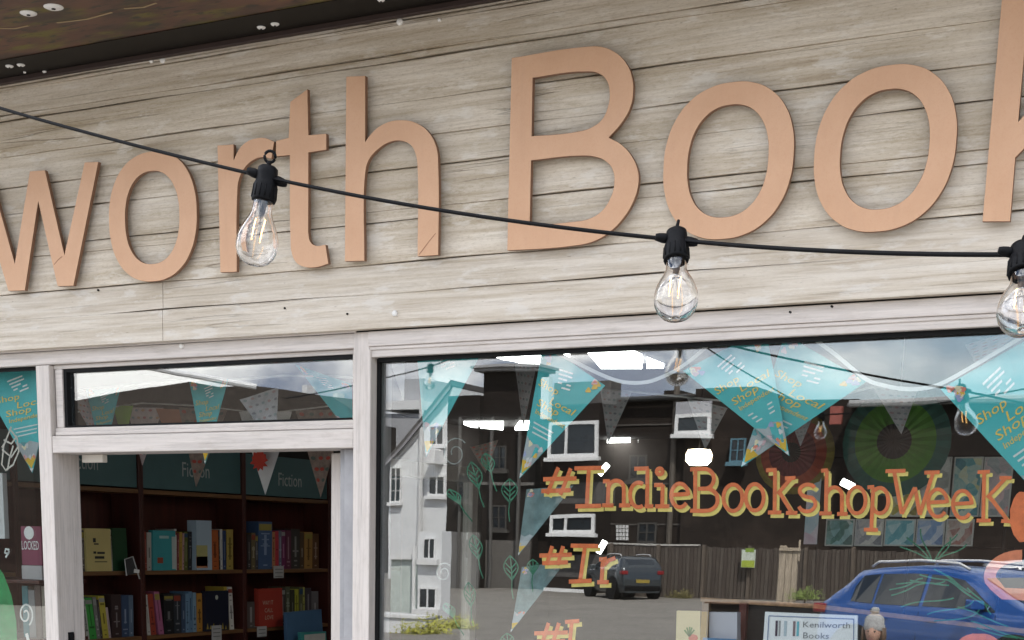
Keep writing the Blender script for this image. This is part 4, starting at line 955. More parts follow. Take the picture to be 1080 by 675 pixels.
# paint on the window left of the door
mb = MB(); mb.prism([U(x, y, YP) for x, y in [(-40, 590), (-6, 592), (4, 606), (12, 628), (17, 655), (18.5, 690), (-40, 690)]], (0, .0006, 0))
o = add('painted_hill', mb, mc((.012, .23, .065), .55, 'green_window_paint', var=.2, scale=30), pane2, origin=WLOC[pane2.name])
k = MB()
stroke(k, [(27 + (8 - 6.5 * t) * math.cos(R(-60 + 560 * t)), 648 - (13 - 10 * t) * math.sin(R(-60 + 560 * t))) for t in [i / 36 for i in range(37)]], 1.4)
stroke(k, [(6, 588), (10, 581), (9, 584), (5, 583), (6, 579), (10, 580)], 1.6, 0, 0, YP + .0002)
stroke(k, [(28, 668), (30, 676)], 3, 0, 0, YP + .0003)
add('swirl_drawing', k, mc((.62, .64, .62), .6, 'white_pen'), pane2, origin=WLOC[pane2.name])
k = MB()
for j, s in enumerate(([(12, 450), (4, 470), (2, 490), (6, 496), (14, 490), (20, 476), (18, 462), (10, 452)], [(2, 474), (12, 482), (20, 470)], [(4, 464), (12, 468), (18, 460)], [(8, 496), (10, 484), (14, 470)], [(2, 472), (6, 466)])):
    stroke(k, s, 1.5, 0, 0, YP + .0002 * j)
add('wire_leaf_drawing', k, mc((.50, .47, .42), .6, 'fawn_pen'), pane2, origin=WLOC[pane2.name])

# ------------------------------------------------------------------ behind the display window
def rosette(px, py, d, rings, label):
    c = U(px, py, d); s = F / ((RM.transposed() @ (c - CAM)).z)
    t = tag(empty('paper_rosette', c), label, 'paper rosette', 'paper rosettes in the display window')
    for i, (r, col) in enumerate(rings):
        k = MB(); n = 48; rr_ = r / s; ri = (rings[i + 1][0] / s if i + 1 < len(rings) else 0.0)
        rows = []
        for j in range(n + 1):
            a = 2 * math.pi * j / n; b = .0035 * (j % 2) + .012 * i * -1
            rows.append([(c.x + ri * math.cos(a), c.y + b - .012, c.z + ri * math.sin(a)), (c.x + rr_ * math.cos(a), c.y + b, c.z + rr_ * math.sin(a)), (c.x + rr_ * math.cos(a), c.y + b + .002, c.z + rr_ * math.sin(a)), (c.x + ri * math.cos(a), c.y + b - .010, c.z + ri * math.sin(a))])
        k.grid(rows); add('paper_ring', k, mc(col, .7, 'rosette', var=.2, scale=20), t)
    add('hanging_thread', MB().tube([c + Vector((0, .004, .0)), Vector((c.x, c.y + .004, ZC + .02))], .001, 5), m_ribbon, t)
rosette(945, 466, .75, [(56, (.014, .075, .06)), (42, (.05, .16, .012)), (18, (.010, .012, .012))], 'green paper rosette with black centre under the window ribbon')
rosette(838, 478, .9, [(42, (.20, .15, .02)), (35, (.30, .05, .02)), (25, (.12, .015, .02)), (10, (.01, .01, .01))], 'dark red paper rosette with olive rim behind flag tips')
# postcards in two rows on a wire rack
rack = tag(empty('postcard_rack', U(970, 580, 1.06)), 'dark wire rack of picture cards behind the painted word Week', 'card rack')
p0, p1 = U(868, 482, 1.06), U(1070, 578, 1.06)
fr = MB()
for pz in (482, 546, 577): 
    z = U(968, pz, 1.06).z; fr.tube([(U(868, pz, 1.06).x, 1.06, z), (U(1070, pz, 1.06).x, 1.06, z)], .003, 6)
for px in (869, 968, 1068): fr.tube([(U(px, 470, 1.06).x, 1.06, .7), (U(px, 470, 1.06).x, 1.06, U(968, 470, 1.06).z)], .004, 6)
add('rack_frame', fr, m_black, rack)
pals = [[(.03, .03, .03), (.25, .22, .05), (.35, .36, .33), (.10, .12, .10)], [(.05, .06, .06), (.22, .23, .22), (.42, .42, .42), (.12, .14, .13)], [(.03, .08, .12), (.08, .22, .24), (.35, .40, .36), (.30, .26, .05)], [(.30, .03, .05), (.42, .32, .33), (.16, .18, .19), (.45, .45, .45)],
        [(.03, .05, .06), (.08, .16, .14), (.22, .34, .36), (.35, .33, .28)], [(.06, .07, .09), (.20, .20, .22), (.40, .38, .36), (.10, .10, .11)], [(.02, .10, .14), (.08, .24, .28), (.30, .40, .42), (.05, .08, .12)], [(.05, .06, .12), (.12, .20, .34), (.35, .36, .40), (.10, .05, .05)], [(.10, .08, .08), (.32, .30, .28), (.18, .06, .05), (.45, .43, .40)]]
cards = [((941, 971, 482, 545), 'grey and olive picture card, left in the upper rack row'), ((971.5, 1002, 482, 545), 'pale grey picture card, second in the upper rack row'), ((1004.5, 1035, 482, 545), 'teal and cream picture card, third in the upper rack row'), ((1036, 1067, 482, 545), 'crimson and grey picture card at the right of the upper rack row'),
         ((871, 901, 547.5, 576), 'dark green picture card at the left of the lower rack row'), ((902, 932, 547.5, 576), 'charcoal picture card, second in the lower rack row'), ((933, 965.5, 547.5, 576), 'aqua picture card at the middle of the lower rack row'), ((966.5, 996.5, 547.5, 576), 'blue picture card, fourth in the lower rack row'), ((997.5, 1027, 547.5, 576), 'brown and cream picture card at the right of the lower rack row')]
for i, ((a, b, c, d), lab) in enumerate(cards):
    z0 = U((a + b) / 2, d, 1.05).z; zt = U((a + b) / 2, c, 1.05).z; xa, xb = U(a, (c + d) / 2, 1.05).x, U(b, (c + d) / 2, 1.05).x
    k = MB().box((xa, 1.045, z0), (xb, 1.049, zt)); kk = MB().box((xa + .004, 1.0438, z0 + .004), (xb - .004, 1.0448, zt - .004))
    o = tag(add('picture_card', k, mc((.5, .5, .48), .5, 'card')), lab, 'picture card', 'picture cards on the wire rack'); add('picture', kk, collage('collage_%d' % i, [tuple(min(.85, c * 1.7) for c in q) for q in pals[i]], (30, 24, 34, 26, 40, 36, 30, 34, 40)[i]), o)
a = U(857, 525, .9); o = tag(add('vertical_banner', MB().box((U(851, 525, .9).x, .898, U(857, 574, .9).z), (U(865, 525, .9).x, .901, U(857, 478, .9).z)), collage('banner_print', [(.05, .25, .33), (.30, .46, .52), (.62, .58, .62), (.55, .38, .45), (.7, .7, .7)], 14)), 'narrow pale blue and white banner strip behind the painted s', 'banner')
# display stand with cream booklet, box and shop card
st = tag(empty('display_stand', U(850, 672, .5)), 'dark wooden display stand with thin top rail behind the shop card', 'display stand')
rl = [U(739, 630, .50), U(800, 632.5, .50), U(859, 637, .50), U(960, 648, .50), U(1090, 664.5, .50)]
rl = [rl[0], U(859, 637, .5), U(1090, 664.5, .5)]
rt = MB()
for i in range(2):
    a, b = rl[i], rl[i + 1]; rt.hexa([a + Vector((0, 0, -.011)), b + Vector((0, 0, -.011)), b + Vector((0, .012, -.011)), a + Vector((0, .012, -.011)), a, b, b + Vector((0, .012, 0)), a + Vector((0, .012, 0))])
add('top_rail', rt, wood('stand_rail', (.30, .17, .085)), st)
bk = MB()
for i in range(2):
    a, b = rl[i], rl[i + 1]
    bk.hexa([Vector((a.x + (.14 if i == 0 else 0), .503, .9)), Vector((b.x, .503, .9)), Vector((b.x, .511, .9)), Vector((a.x + (.14 if i == 0 else 0), .511, .9)), a.lerp(b, .35 if i == 0 else 0) + Vector((0, .003, -.0115)), b + Vector((0, .003, -.0115)), b + Vector((0, .011, -.0115)), a.lerp(b, .35 if i == 0 else 0) + Vector((0, .011, -.0115))])
add('back_panel', bk, plain('stand_panel', (.018, .014, .012), .7), st)
p = U(784, 640, .48); add('post', MB().box((U(779, 650, .48).x, .478, .9), (U(787, 650, .48).x, .4985, U(784, 636, .48).z)), wood('stand_post', (.10, .022, .016), True), st, .002)
p = U(741, 660, .50); add('post', MB().box((U(738, 650, .5).x, .5125, .9), (U(746, 650, .5).x, .53, rl[0].z - .012)), wood('stand_post_brown', (.16, .09, .05), True), st, .002)
add('base_board', MB().box((U(700, 660, .5).x, .16, .86), (U(1090, 660, .5).x, .56, .899)), m_case, st, .002)
def card(px, d, th, col, name, label, cat):
    P = [U(a, b, d) for a, b in px]; return tag(add(name, MB().prism(P, (0, th, 0)), mc(col, .55, 'card_stock', var=.05), None, .001), label, cat)
bo = card([(713.5, 644), (738.5, 644.5), (738, 700), (712, 700)], .34, .012, (.62, .52, .30), 'booklet', 'cream booklet with a small plant picture left of the white box', 'booklet')
add('booklet_spine', MB().box((U(739, 660, .34).x, .341, U(740, 700, .34).z), (U(745, 660, .34).x, .356, U(740, 645, .34).z)), mc((.36, .22, .05), .5, 'card_stock'), bo)
k = MB(); c = U(727, 671, .3392)
for a in (-50, -25, 0, 20, 45): k.strip([c, c + Vector((.018 * math.sin(R(a)), 0, .024 * math.cos(R(a))))], .004, (0, -1, 0))
add('plant_print', k, mc((.10, .22, .05), .6, 'leaf_print'), bo)
k = MB().prism([U(x, y, .3390) for x, y in wob(731, 673, 5, 4)], (0, .0006, 0)); add('flower_print', k, mc((.55, .10, .06), .6, 'flower_print'), bo)
bx = card([(748, 645.5), (777.5, 646), (777.5, 700), (747, 700)], .36, .03, (.56, .55, .62), 'card_box', 'pale lavender white box standing right of the cream booklet', 'box')
add('box_band', MB().box((U(742, 660, .33).x, .330, U(742, 690, .33).z), (U(777, 660, .33).x, .336, U(742, 672.5, .33).z)), mc((.10, .22, .40), .5, 'card_stock'), bx)
sg = card([(806.8, 645.2), (904.6, 649.2), (904.0, 705), (803, 702)], .24, .006, (.74, .75, .78), 'shop_card', 'white card reading Kenilworth Books leaning at the bottom of the display', 'card sign')
k = MB()
for a, b in (((811, 649.5), (900.5, 653)), ((811, 649.5), (808, 702)), ((900.5, 653), (900, 704))): k.strip([U(*a, .2392), U(*b, .2392)], .0022, (0, -1, 0), 0, .0006)
add('card_border', k, mc((.16, .22, .36), .5, 'ink'), sg)
k = MB(); e = (U(897, 661, .2388) - U(846.5, 660, .2388))
put_text(k, 'Kenilworth', U(846, 661.6, .2386), e, (0, 0, 1), 0, e.length, .0145); put_text(k, 'Books', U(846, 673.2, .2386), e, (0, 0, 1), 0, e.length * .56, .0150)
add('card_lettering', k, mc((.20, .21, .23), .6, 'ink'), sg)
for i, (px, wd, c0) in enumerate(((818, 2.4, (.05, .03, .06)), (821.5, 2.0, (.30, .31, .32)), (827, 3, (.42, .50, .56)), (836.5, 2.6, (.20, .14, .16)), (840.5, 2.4, (.12, .42, .50)))):
    k = MB().prism([U(px, 654.5 + .04 * (px - 818), .2388), U(px + wd, 654.5 + .04 * (px - 818), .2388), U(px + wd - .6, 671, .2388), U(px - .6, 671, .2388)], (0, .0005, 0)); add('card_emblem', k, mc(c0, .6, 'ink'), sg)
# book faced out in the window left of the door
lk = tag(add('book', MB().box((U(22.5, 575, .5).x, .50, U(30, 596, .5).z), (U(43.5, 575, .5).x, .525, U(30, 555, .5).z)), mc((.20, .035, .075), .5, 'cover'), None, .001), 'maroon book with white badge standing behind the left window', 'book', 'books behind the left window')
add('white_band', MB().box((U(22.5, 600, .5).x, .502, U(30, 611, .5).z), (U(43.5, 600, .5).x, .525, U(30, 596.4, .5).z)), mc((.42, .40, .40), .5, 'cover'), lk)
p = U(30.5, 562, .4995); add('badge', MB().lathe([(0, 0), (.022, 0), (.022, .0008), (0, .0008)], p - Vector((0, .0006, 0)), 16, 0, (0, 1, 0)), m_white, lk)
k = MB(); put_text(k, 'LOCKED', U(22.8, 579.5, .4985), (1, 0, 0), (0, 0, 1), 0, U(41, 577, .4985).x - U(22.8, 577, .4985).x, .030); add('cover_lettering', k, m_white, lk)
for a, b, yt, c0, lab in ((24, 30, 618, (.05, .16, .18), 'teal book below the maroon one, left window'), (30.5, 37, 622, (.22, .22, .22), 'grey book below the maroon one, left window'), (37.5, 43.5, 617, (.10, .07, .06), 'brown book beside the stud, left window')):
    x0_, x1_ = U(a, 645, .5).x, U(b, 645, .5).x
    o = tag(add('book', MB().box((x0_, .50, U(30, 672, .5).z), (x1_, .505, U(30, yt, .5).z)).box((x0_ + .003, .5051, U(30, 672, .5).z), (x1_ - .003, .62, U(30, yt + 1, .5).z), 1), [mc(c0, .5, 'cover'), m_paper]), lab, 'book', 'books behind the left window')
tag(add('display_shelf', MB().box((XL + .02, .46, U(30, 615, .5).z), (xs0 - .42, .70, U(30, 611.4, .5).z)).box((XL + .02, .46, U(30, 676, .5).z), (xs0 - .42, .70, U(30, 672.4, .5).z)), m_case, None, .002), 'dark wooden display shelf behind the window left of the door', 'shelf')
tag(add('leaflet_holder', MB().box((U(-5, 530, .3).x, .30, U(0, 568, .3).z), (U(3.6, 530, .3).x, .32, U(0, 499, .3).z)).box((U(-5, 530, .3).x, .296, U(0, 548, .3).z), (U(3.8, 530, .3).x, .2995, U(0, 547, .3).z)), mc((.55, .56, .56), .4, 'acrylic')), 'white leaflet holder at the left edge behind the side window', 'leaflet holder')
# ================================================================== the street that the glass mirrors
XA, XZ = -70, 45
def sheet(name, x0, x1, ya, za, yb_, zb, m, th=.2):
    k = MB().hexa([(x0, yb_, zb - th), (x1, yb_, zb - th), (x1, ya, za - th), (x0, ya, za - th), (x0, yb_, zb), (x1, yb_, zb), (x1, ya, za), (x0, ya, za)])
    return tag(add(name, k, m), kind='structure')
m_pave = plain('paving', (.42, .40, .37), .85, 0, .18, 3)
m_lot = plain('car_park_surface', (.175, .16, .14), .9, 0, .22, 1.2)
sheet('pavement', XA, XZ, .018, 0, -3.9, .0, m_pave)
sheet('kerb', XA, XZ, -3.901, .004, -4.05, .004, plain('kerb_stone', (.35, .34, .32), .8))
sheet('road', XA, XZ, -4.051, -.10, -12.5, -.02, m_asph)
sheet('car_park', XA, XZ, -12.501, .31, -75, .36, m_lot, .4)
sheet('ground', -260, 260, -.02, -.35, -260, -.35, m_lot)
lm = MB()
for i in range(9): lm.box((-40 + i * 8, -8.35, -.058), (-36 + i * 8, -8.25, -.052))
tag(add('road_marking', lm, mc((.7, .7, .68), .7, 'road_paint')), kind='structure')

def Gz(y): return .31 + (-12.5 - y) / 62.5 * .05
# ---- cars
def car(name, loc, rz, L_, H_, W_, col, label, suv=False, rails=True, plate=(.75, .60, .10)):
    t = empty(name, (0, 0, 0)); tag(t, label, 'car', 'parked cars')
    hw = W_ / 2
    prof = [(0, .62), (.03, .80), (.07, .97), (.22, 1.02), (.40, 1.22), (.62, H_ - .06), (1.0, H_ - .015), (1.5, H_), (2.0, H_ - .01), (2.45, H_ - .07), (2.9, H_ - .30), (3.28, 1.04), (3.6, .985), (3.9, .90), (4.05, .76), (4.1, .60)]
    if suv: prof = [(0, .70), (.03, .9), (.06, 1.05), (.14, 1.12), (.34, H_ - .12), (.50, H_ - .03), (1.0, H_), (1.6, H_), (2.2, H_ - .03), (2.6, H_ - .10), (3.0, H_ - .36), (3.3, 1.14), (3.6, 1.10), (3.9, 1.0), (4.05, .85), (4.1, .66)]
    sc = L_ / 4.1
    def top(x):
        for i in range(len(prof) - 1):
            a, b = prof[i], prof[i + 1]
            if a[0] <= x <= b[0]:
                u = (x - a[0]) / (b[0] - a[0]); return a[1] + (b[1] - a[1]) * u
        return prof[-1][1]
    def belt(x): return .97 - .02 * x / 4.1 + (.06 if suv else 0) + (.05 * max(0, 1 - x / .9))
    def wid(x): return hw * (1 - .16 * max(0, (.5 - x) / .5) ** 2 - .20 * max(0, (x - 3.4) / .7) ** 2)
    def sec(x):
        zt, w = top(x), wid(x); zb = min(belt(x), zt - .012); P = []
        P += [(w * .90, .24), (w * .97, .34), (w, .55), (w * .995, zb - .12), (w * .965, zb)]
        rf = .76 if zt - zb > .25 else .965 - .2 * max(0, min(1, (zt - zb) / .25))
        for u in (.25, .5, .75, .93): P.append((w * (.965 + (rf - .965) * u), zb + (zt - zb) * u * .97))
        P += [(w * (rf - .08), zt - .004), (w * rf * .5, zt + .004), (0, zt + .006)]
        return P
    def side(x, u, s, off=.006):
        zt, w = top(x), wid(x); zb = min(belt(x), zt - .012); rf = .76
        return (x * sc, s * (w * (.965 + (rf - .965) * u) + off), zb + (zt - zb) * u * .97)
    xs = [0.0, .03, .07, .14, .22, .3, .4, .5, .62, .8, 1.0, 1.25, 1.5, 1.75, 2.0, 2.2, 2.45, 2.65, 2.9, 3.1, 3.28, 3.45, 3.6, 3.75, 3.9, 4.0, 4.05, 4.1]
    k = MB(); rows = []
    for x in xs:
        s = sec(x); rows.append([(x * sc, y, z) for y, z in s] + [(x * sc, -y, z) for y, z in s[-2::-1]])
    k.grid(rows)
    for r in (rows[0], rows[-1]): k.add(r, [tuple(range(len(r)))])
    k.add([(p[0], p[1], p[2]) for r in rows for p in (r[0], r[-1])], [(2 * i, 2 * i + 1, 2 * i + 3, 2 * i + 2) for i in range(len(rows) - 1)])
    kk = N(name + '_coat'); kk.set(col, .28, .35, .5); kk.b.inputs['Coat Weight'].default_value = .8; kk.b.inputs['Coat Roughness'].default_value = .06
    body = add('body', k, kk.m, t, smooth=True, origin=Vector((0, 0, 0)))
    for s in (1, -1):
        for pn, xs_ in (('rear_quarter_window', (.66, .74, 1.02)), ('rear_door_window', (1.06, 1.3, 1.55, 1.78)), ('front_door_window', (1.84, 2.1, 2.35, 2.52))):
            kq = MB(); hi = [.86 if x > .7 else .55 for x in xs_]
            if pn[0] == 'f': hi = [.86, .86, .84, .70]
            lo = [side(x, .10, s) for x in xs_]; up = [side(x, h, s) for x, h in zip(xs_, hi)]
            if pn[0] == 'f': lo.append(side(2.92, .10, s)); up.append(side(2.93, .16, s))
            kq.grid([lo, up]); kq.grid([[(p[0], p[1] - s * .004, p[2]) for p in lo], [(p[0], p[1] - s * .004, p[2]) for p in up]]); add(pn, kq, m_window_dark, t, origin=Vector((0, 0, 0)))
        # pillars and sills are body colour; door seams as dark lines
        kq = MB()
        for x in (1.03, 1.81, 2.96): kq.tube([(x * sc, s * (wid(x) * .995 + .002), .36), (x * sc, s * (wid(x) * 1.0 + .001), .6), (x * sc, s * (wid(x) * .968 + .003), belt(x) - .01)], .005, 5)
        add('door_seam', kq, m_dark, body, origin=Vector((0, 0, 0)))
        for x in (1.18, 1.96): add('door_handle', MB().box((x * sc, s * wid(x) * .985, .84), (x * sc + .16, s * (wid(x) * .985 + .03), .865)), kk.m, body, .006, origin=Vector((0, 0, 0)))
        mi = MB().hexa([(2.62 * sc, s * hw * .95, 1.0), (2.80 * sc, s * hw * .95, 1.0), (2.78 * sc, s * (hw + .17), 1.0), (2.66 * sc, s * (hw + .17), 1.0), (2.62 * sc, s * hw * .95, 1.13), (2.78 * sc, s * hw * .95, 1.12), (2.76 * sc, s * (hw + .17), 1.12), (2.67 * sc, s * (hw + .17), 1.14)]); add('wing_mirror', mi, kk.m, t, .02, origin=Vector((0, 0, 0)))
        add('tail_light', MB().box((.0 * sc, s * hw * .66, .86), (.22 * sc, s * (hw * .94 + .012), .97)), mc((.22, .012, .015), .2, 'tail_lens'), t, .02, origin=Vector((0, 0, 0)))
        add('headlight', MB().box((3.72 * sc, s * hw * .52, .70), (4.03 * sc, s * (hw * .86), .82)), mc((.75, .78, .8), .1, 'head_lens'), t, .03, origin=Vector((0, 0, 0)))
        if rails: add('roof_rail', MB().tube([(.75 * sc, s * hw * .66, H_ - .01), (.85 * sc, s * hw * .66, H_ + .05), (1.5 * sc, s * hw * .67, H_ + .065), (2.15 * sc, s * hw * .66, H_ + .03), (2.3 * sc, s * hw * .65, H_ - .03)], .018, 8), mc((.62, .62, .62), .3, 'rail'), t, smooth=True, origin=Vector((0, 0, 0)))
        for x in (.78, 3.28):
            r = .335 if not suv else .37; c = Vector((x * sc, s * (hw - .09), r)); ty = MB()
            ty.lathe([(r * .62, -.10), (r * .95, -.10), (r, -.06), (r, .06), (r * .95, .10), (r * .62, .10)], c, 32, 0, (0, 1, 0)); w = add('wheel', ty, m_black, t, smooth=True, origin=Vector((0, 0, 0)))
            rim = MB().lathe([(0, s * .075), (r * .2, s * .085), (r * .2, s * .05), (r * .60, s * .03), (r * .64, s * .095), (r * .66, s * .06), (r * .64, -s * .04), (0, -s * .04)], c, 32, 0, (0, 1, 0))
            for q in range(10):
                a = 2 * math.pi * q / 10; d1 = Vector((math.cos(a), 0, math.sin(a))); d2 = Vector((-math.sin(a), 0, math.cos(a))) * .022
                b0 = c + Vector((0, s * .075, 0)); rim.hexa([b0 + d1 * r * .15 - d2, b0 + d1 * r * .63 - d2, b0 + d1 * r * .63 + d2, b0 + d1 * r * .15 + d2, b0 + d1 * r * .15 - d2 + Vector((0, s * .02, 0)), b0 + d1 * r * .63 - d2 + Vector((0, s * .02, 0)), b0 + d1 * r * .63 + d2 + Vector((0, s * .02, 0)), b0 + d1 * r * .15 + d2 + Vector((0, s * .02, 0))])
            add('rim', rim, mc((.12, .12, .125) if suv else (.55, .56, .57), .3, 'alloy'), w, origin=Vector((0, 0, 0)))
            ar = MB().tube([(c.x + (r + .05) * math.cos(R(a)), s * (hw + .004), c.z + (r + .05) * math.sin(R(a))) for a in range(-20, 201, 10)], .035, 6); add('wheel_arch', ar, m_black, body, origin=Vector((0, 0, 0)))
            add('wheel_well', MB().lathe([(0, -.14), (r + .05, -.14), (r + .05, .098), (r * .9, .098), (r * .9, -.12), (0, -.12)], c, 28, 0, (0, 1, 0)), m_dark, body, origin=Vector((0, 0, 0)))
    def tp(x, f, off=.008): return (x * sc, f * wid(x) * .76, top(x) + off)
    k = MB(); k.grid([[tp(x, f) for f in (-.86, -.4, 0, .4, .86)] for x in ((2.56, 2.75, 2.9, 3.1, 3.24) if not suv else (2.64, 2.8, 3.0, 3.15, 3.27))]); add('windscreen', k, m_window_dark, t, origin=Vector((0, 0, 0)))
    k = MB(); k.grid([[tp(x, f) for f in (-.82, -.4, 0, .4, .82)] for x in ((.26, .40, .5, .58) if not suv else (.17, .25, .34, .40))]); add('rear_window', k, m_window_dark, t, origin=Vector((0, 0, 0)))
    add('number_plate', MB().box((-.012, -.26, .60), (.006, .26, .71)), mc(plate, .5, 'plate'), t, origin=Vector((0, 0, 0)))
    add('rear_bumper', MB().box((-.05, -hw * .8, .32), (.10, hw * .8, .50)), m_black if suv else kk.m, t, .04, origin=Vector((0, 0, 0)))
    t.location = loc; t.rotation_euler = (0, 0, rz); return t
# blue hatchback: rear end mirrored at x~862
p = M(862, 618, 17.0)
car('parked_car', (p.x + .37, p.y - .8, Gz(p.y) + .015), R(31), 4.15, 1.50, 1.76, (.013, .080, .30), 'blue hatchback with roof rails parked across the street')
p = M(1030, 600, 20.5)
car('parked_car', (p.x - .6, p.y - .6, Gz(p.y) + .015), R(-12), 4.2, 1.58, 1.8, (.62, .63, .65), 'silver white car parked behind the blue hatchback', rails=False)
p = M(677, 625, 44.0)
suv_ = car('parked_car', (p.x, p.y, Gz(p.y) + .01), R(226), 3.7, 1.45, 1.70, (.032, .040, .046), 'dark grey off-road car parked beside the fence', suv=True, plate=(.30, .22, .04))
suv_.scale = (.92,) * 3

# ---- buildings opposite
def wall_block(root, name, x0, x1, ya, yb_, z1_, m, z0=-.3):
    return add(name, MB().box((x0, min(ya, yb_), z0), (x1, max(ya, yb_), z1_)), m, root)
def mwin(root, pxs, d, sill=True, bars=1, fm=None, depth=.12, rows=1):
    """window whose front lies d metres behind the glass in the mirror; pxs = left, top, right, bottom in the photograph"""
    a, b = M(pxs[0], (pxs[1] + pxs[3]) / 2, d), M(pxs[2], (pxs[1] + pxs[3]) / 2, d); zt, zb = M((pxs[0] + pxs[2]) / 2, pxs[1], d).z, M((pxs[0] + pxs[2]) / 2, pxs[3], d).z
    y = a.y; w = b.x - a.x; f = min(.12, w * .09); k = MB()
    k.box((a.x, y, zb), (a.x + f, y - depth, zt)).box((b.x - f, y, zb), (b.x, y - depth, zt)).box((a.x + f, y - .001, zt - f), (b.x - f, y - depth, zt)).box((a.x + f, y - .001, zb), (b.x - f, y - depth, zb + f))
    for i in range(bars):
        xx = a.x + w * ((.36 if bars == 1 and w > 1.5 else (i + 1) / (bars + 1))); k.box((xx - f * .4, y - .004, zb + f), (xx + f * .4, y - depth + .004, zt - f))
    for i in range(rows - 1):
        zz = zb + (zt - zb) * (i + 1) / rows; k.box((a.x + f, y - .006, zz - f * .3), (b.x - f, y - depth + .006, zz + f * .3))
    fr_ = add('window', k, fm or m_whiteframe, root)
    add('pane', MB().box((a.x + f, y - depth * .45, zb + f), (b.x - f, y - depth * .5, zt - f)), m_window_dark, fr_)
    if sill: add('window_sill', MB().box((a.x - .1, y + .10, zb - .14), (b.x + .1, y - depth, zb - .002)), fm or m_whiteframe, fr_)
    return a, b, zt, zb
D1 = 60.0
wh = tag(empty('white_house', M(440, 640, D1)), 'sunlit white rendered gable house mirrored at the left of the display window', 'house')
P = [M(*q, D1) for q in ((409, 488), (476, 408), (474, 592), (411, 595))]
x0, x1 = M(410, 560, D1).x, M(475, 560, D1).x; y0 = P[0].y
gz = [M(409, 488, D1).z, M(476, 408, D1).z]
add('wall', MB().prism([(x0, y0, -.3), (x1, y0, -.3), (x1, y0, gz[1]), (x0, y0, gz[0])], (0, -8, 0)), m_whitewall, wh)
rs = MB().prism([(x0 - .3, y0 + .25, gz[0] - .28), (x1, y0 + .25, gz[1] + .05), (x1, y0 + .25, gz[1] + .28), (x0 - .3, y0 + .25, gz[0] - .05)], (0, -8.5, 0)); add('roof', rs, m_slate, wh)
add('bargeboard', MB().prism([(x0 - .3, y0 + .32, gz[0] - .45), (x1, y0 + .32, gz[1] - .12), (x1, y0 + .32, gz[1] + .04), (x0 - .3, y0 + .32, gz[0] - .29)], (0, -.06, 0)), mc((.25, .24, .25), .6, 'bargeboard'), wh)
for q in ((451.5, 448, 468, 470), (450.5, 502, 469, 524), (411, 494, 422, 530)): mwin(wh, q, D1 - .13, True, 1, None, .12, 3 if q[0] == 411 else 1)
a = M(444.5, 420, D1 - .1); b = M(444.5, 650, D1 - .1); add('downpipe', MB().tube([(a.x, y0 + .12, a.z), (a.x, y0 + .12, -.2)], .12, 8), mc((.6, .6, .6), .5, 'pipe'), wh)
a = M(459.5, 483, D1 - .3); add('wall_lamp', MB().box((a.x - .25, y0 + .002, a.z - .35), (a.x + .25, y0 + .9, a.z + .35)), m_whiteframe, wh, .05)
DA = 27.0
wa = tag(empty('white_cottage', M(445, 652, DA)), 'low white rendered cottage with curved bay roof below the gable house', 'house')
ya_ = M(445, 600, DA).y
add('wall', MB().box((M(441, 600, DA).x, ya_, -.3), (M(465, 600, DA).x, ya_ - .45, M(450, 561, DA).z)), m_whitewall, wa)
add('bay', MB().box((M(408, 600, DA).x, ya_ - .2, -.3), (M(441, 600, DA).x - .002, ya_ - .45, M(425, 590, DA).z)), mc((.50, .55, .52), .8, 'bay_wall'), wa)
add('bay_roof', MB().prism([Vector((M(q[0], q[1], DA).x, ya_ - .1, M(q[0], q[1], DA).z)) for q in ((407, 589.9), (442, 589.9), (442, 574), (434, 576), (424, 580), (414, 585))], (0, -.4, 0)), m_whiteframe, wa)
for q in ((446, 568, 458.5, 589), (440.8, 619, 460, 642)): mwin(wa, q, DA - .05, True, 1, None, .06)
add('string_course', MB().box((M(408, 600, DA).x, ya_ + .05, M(440, 649, DA).z), (M(466, 600, DA).x, ya_ + .003, M(440, 646.5, DA).z)), m_whiteframe, wa)
a = M(437, 620, DA); add('downpipe', MB().tube([(a.x, ya_ + .02, M(437, 575, DA).z), (a.x, ya_ + .02, .2)], .04, 8), m_whiteframe, wa)
gw_ = tag(empty('garden_wall', M(425, 672, 22)), 'low white garden wall mirrored in the bottom corner of the display window', 'wall')
q0, q1 = M(405, 690, 22), M(449, 652.5, 22); add('wall', MB().box((q0.x, q0.y, .1), (q1.x, q0.y - .3, q1.z)), m_whitewall, gw_); add('coping', MB().box((q0.x, q0.y + .04, q1.z + .001), (q1.x + .04, q0.y - .34, q1.z + .06)), m_whiteframe, gw_)
D2 = 75.0
bh = tag(empty('flat_roofed_building', M(430, 640, D2)), 'pale flat roofed building rising behind the white gable house', 'building')
p0, p1 = M(404, 424, D2), M(443, 424, D2); wall_block(bh, 'wall', p0.x, p1.x, p0.y, p0.y - 10, M(424, 436, D2).z, mc((.38, .38, .40), .8, 'render')); add('fascia', MB().box((p0.x - .2, p0.y + .3, M(424, 432, D2).z), (p1.x + .2, p0.y - 10, M(424, 423, D2).z)), m_whiteframe, bh)
add('penthouse', MB().box((p0.x + 1, p0.y - .6, M(424, 424, D2).z), (p1.x - .2, p0.y - 8, M(424, 398, D2).z)), mc((.40, .41, .43), .8, 'render'), bh)

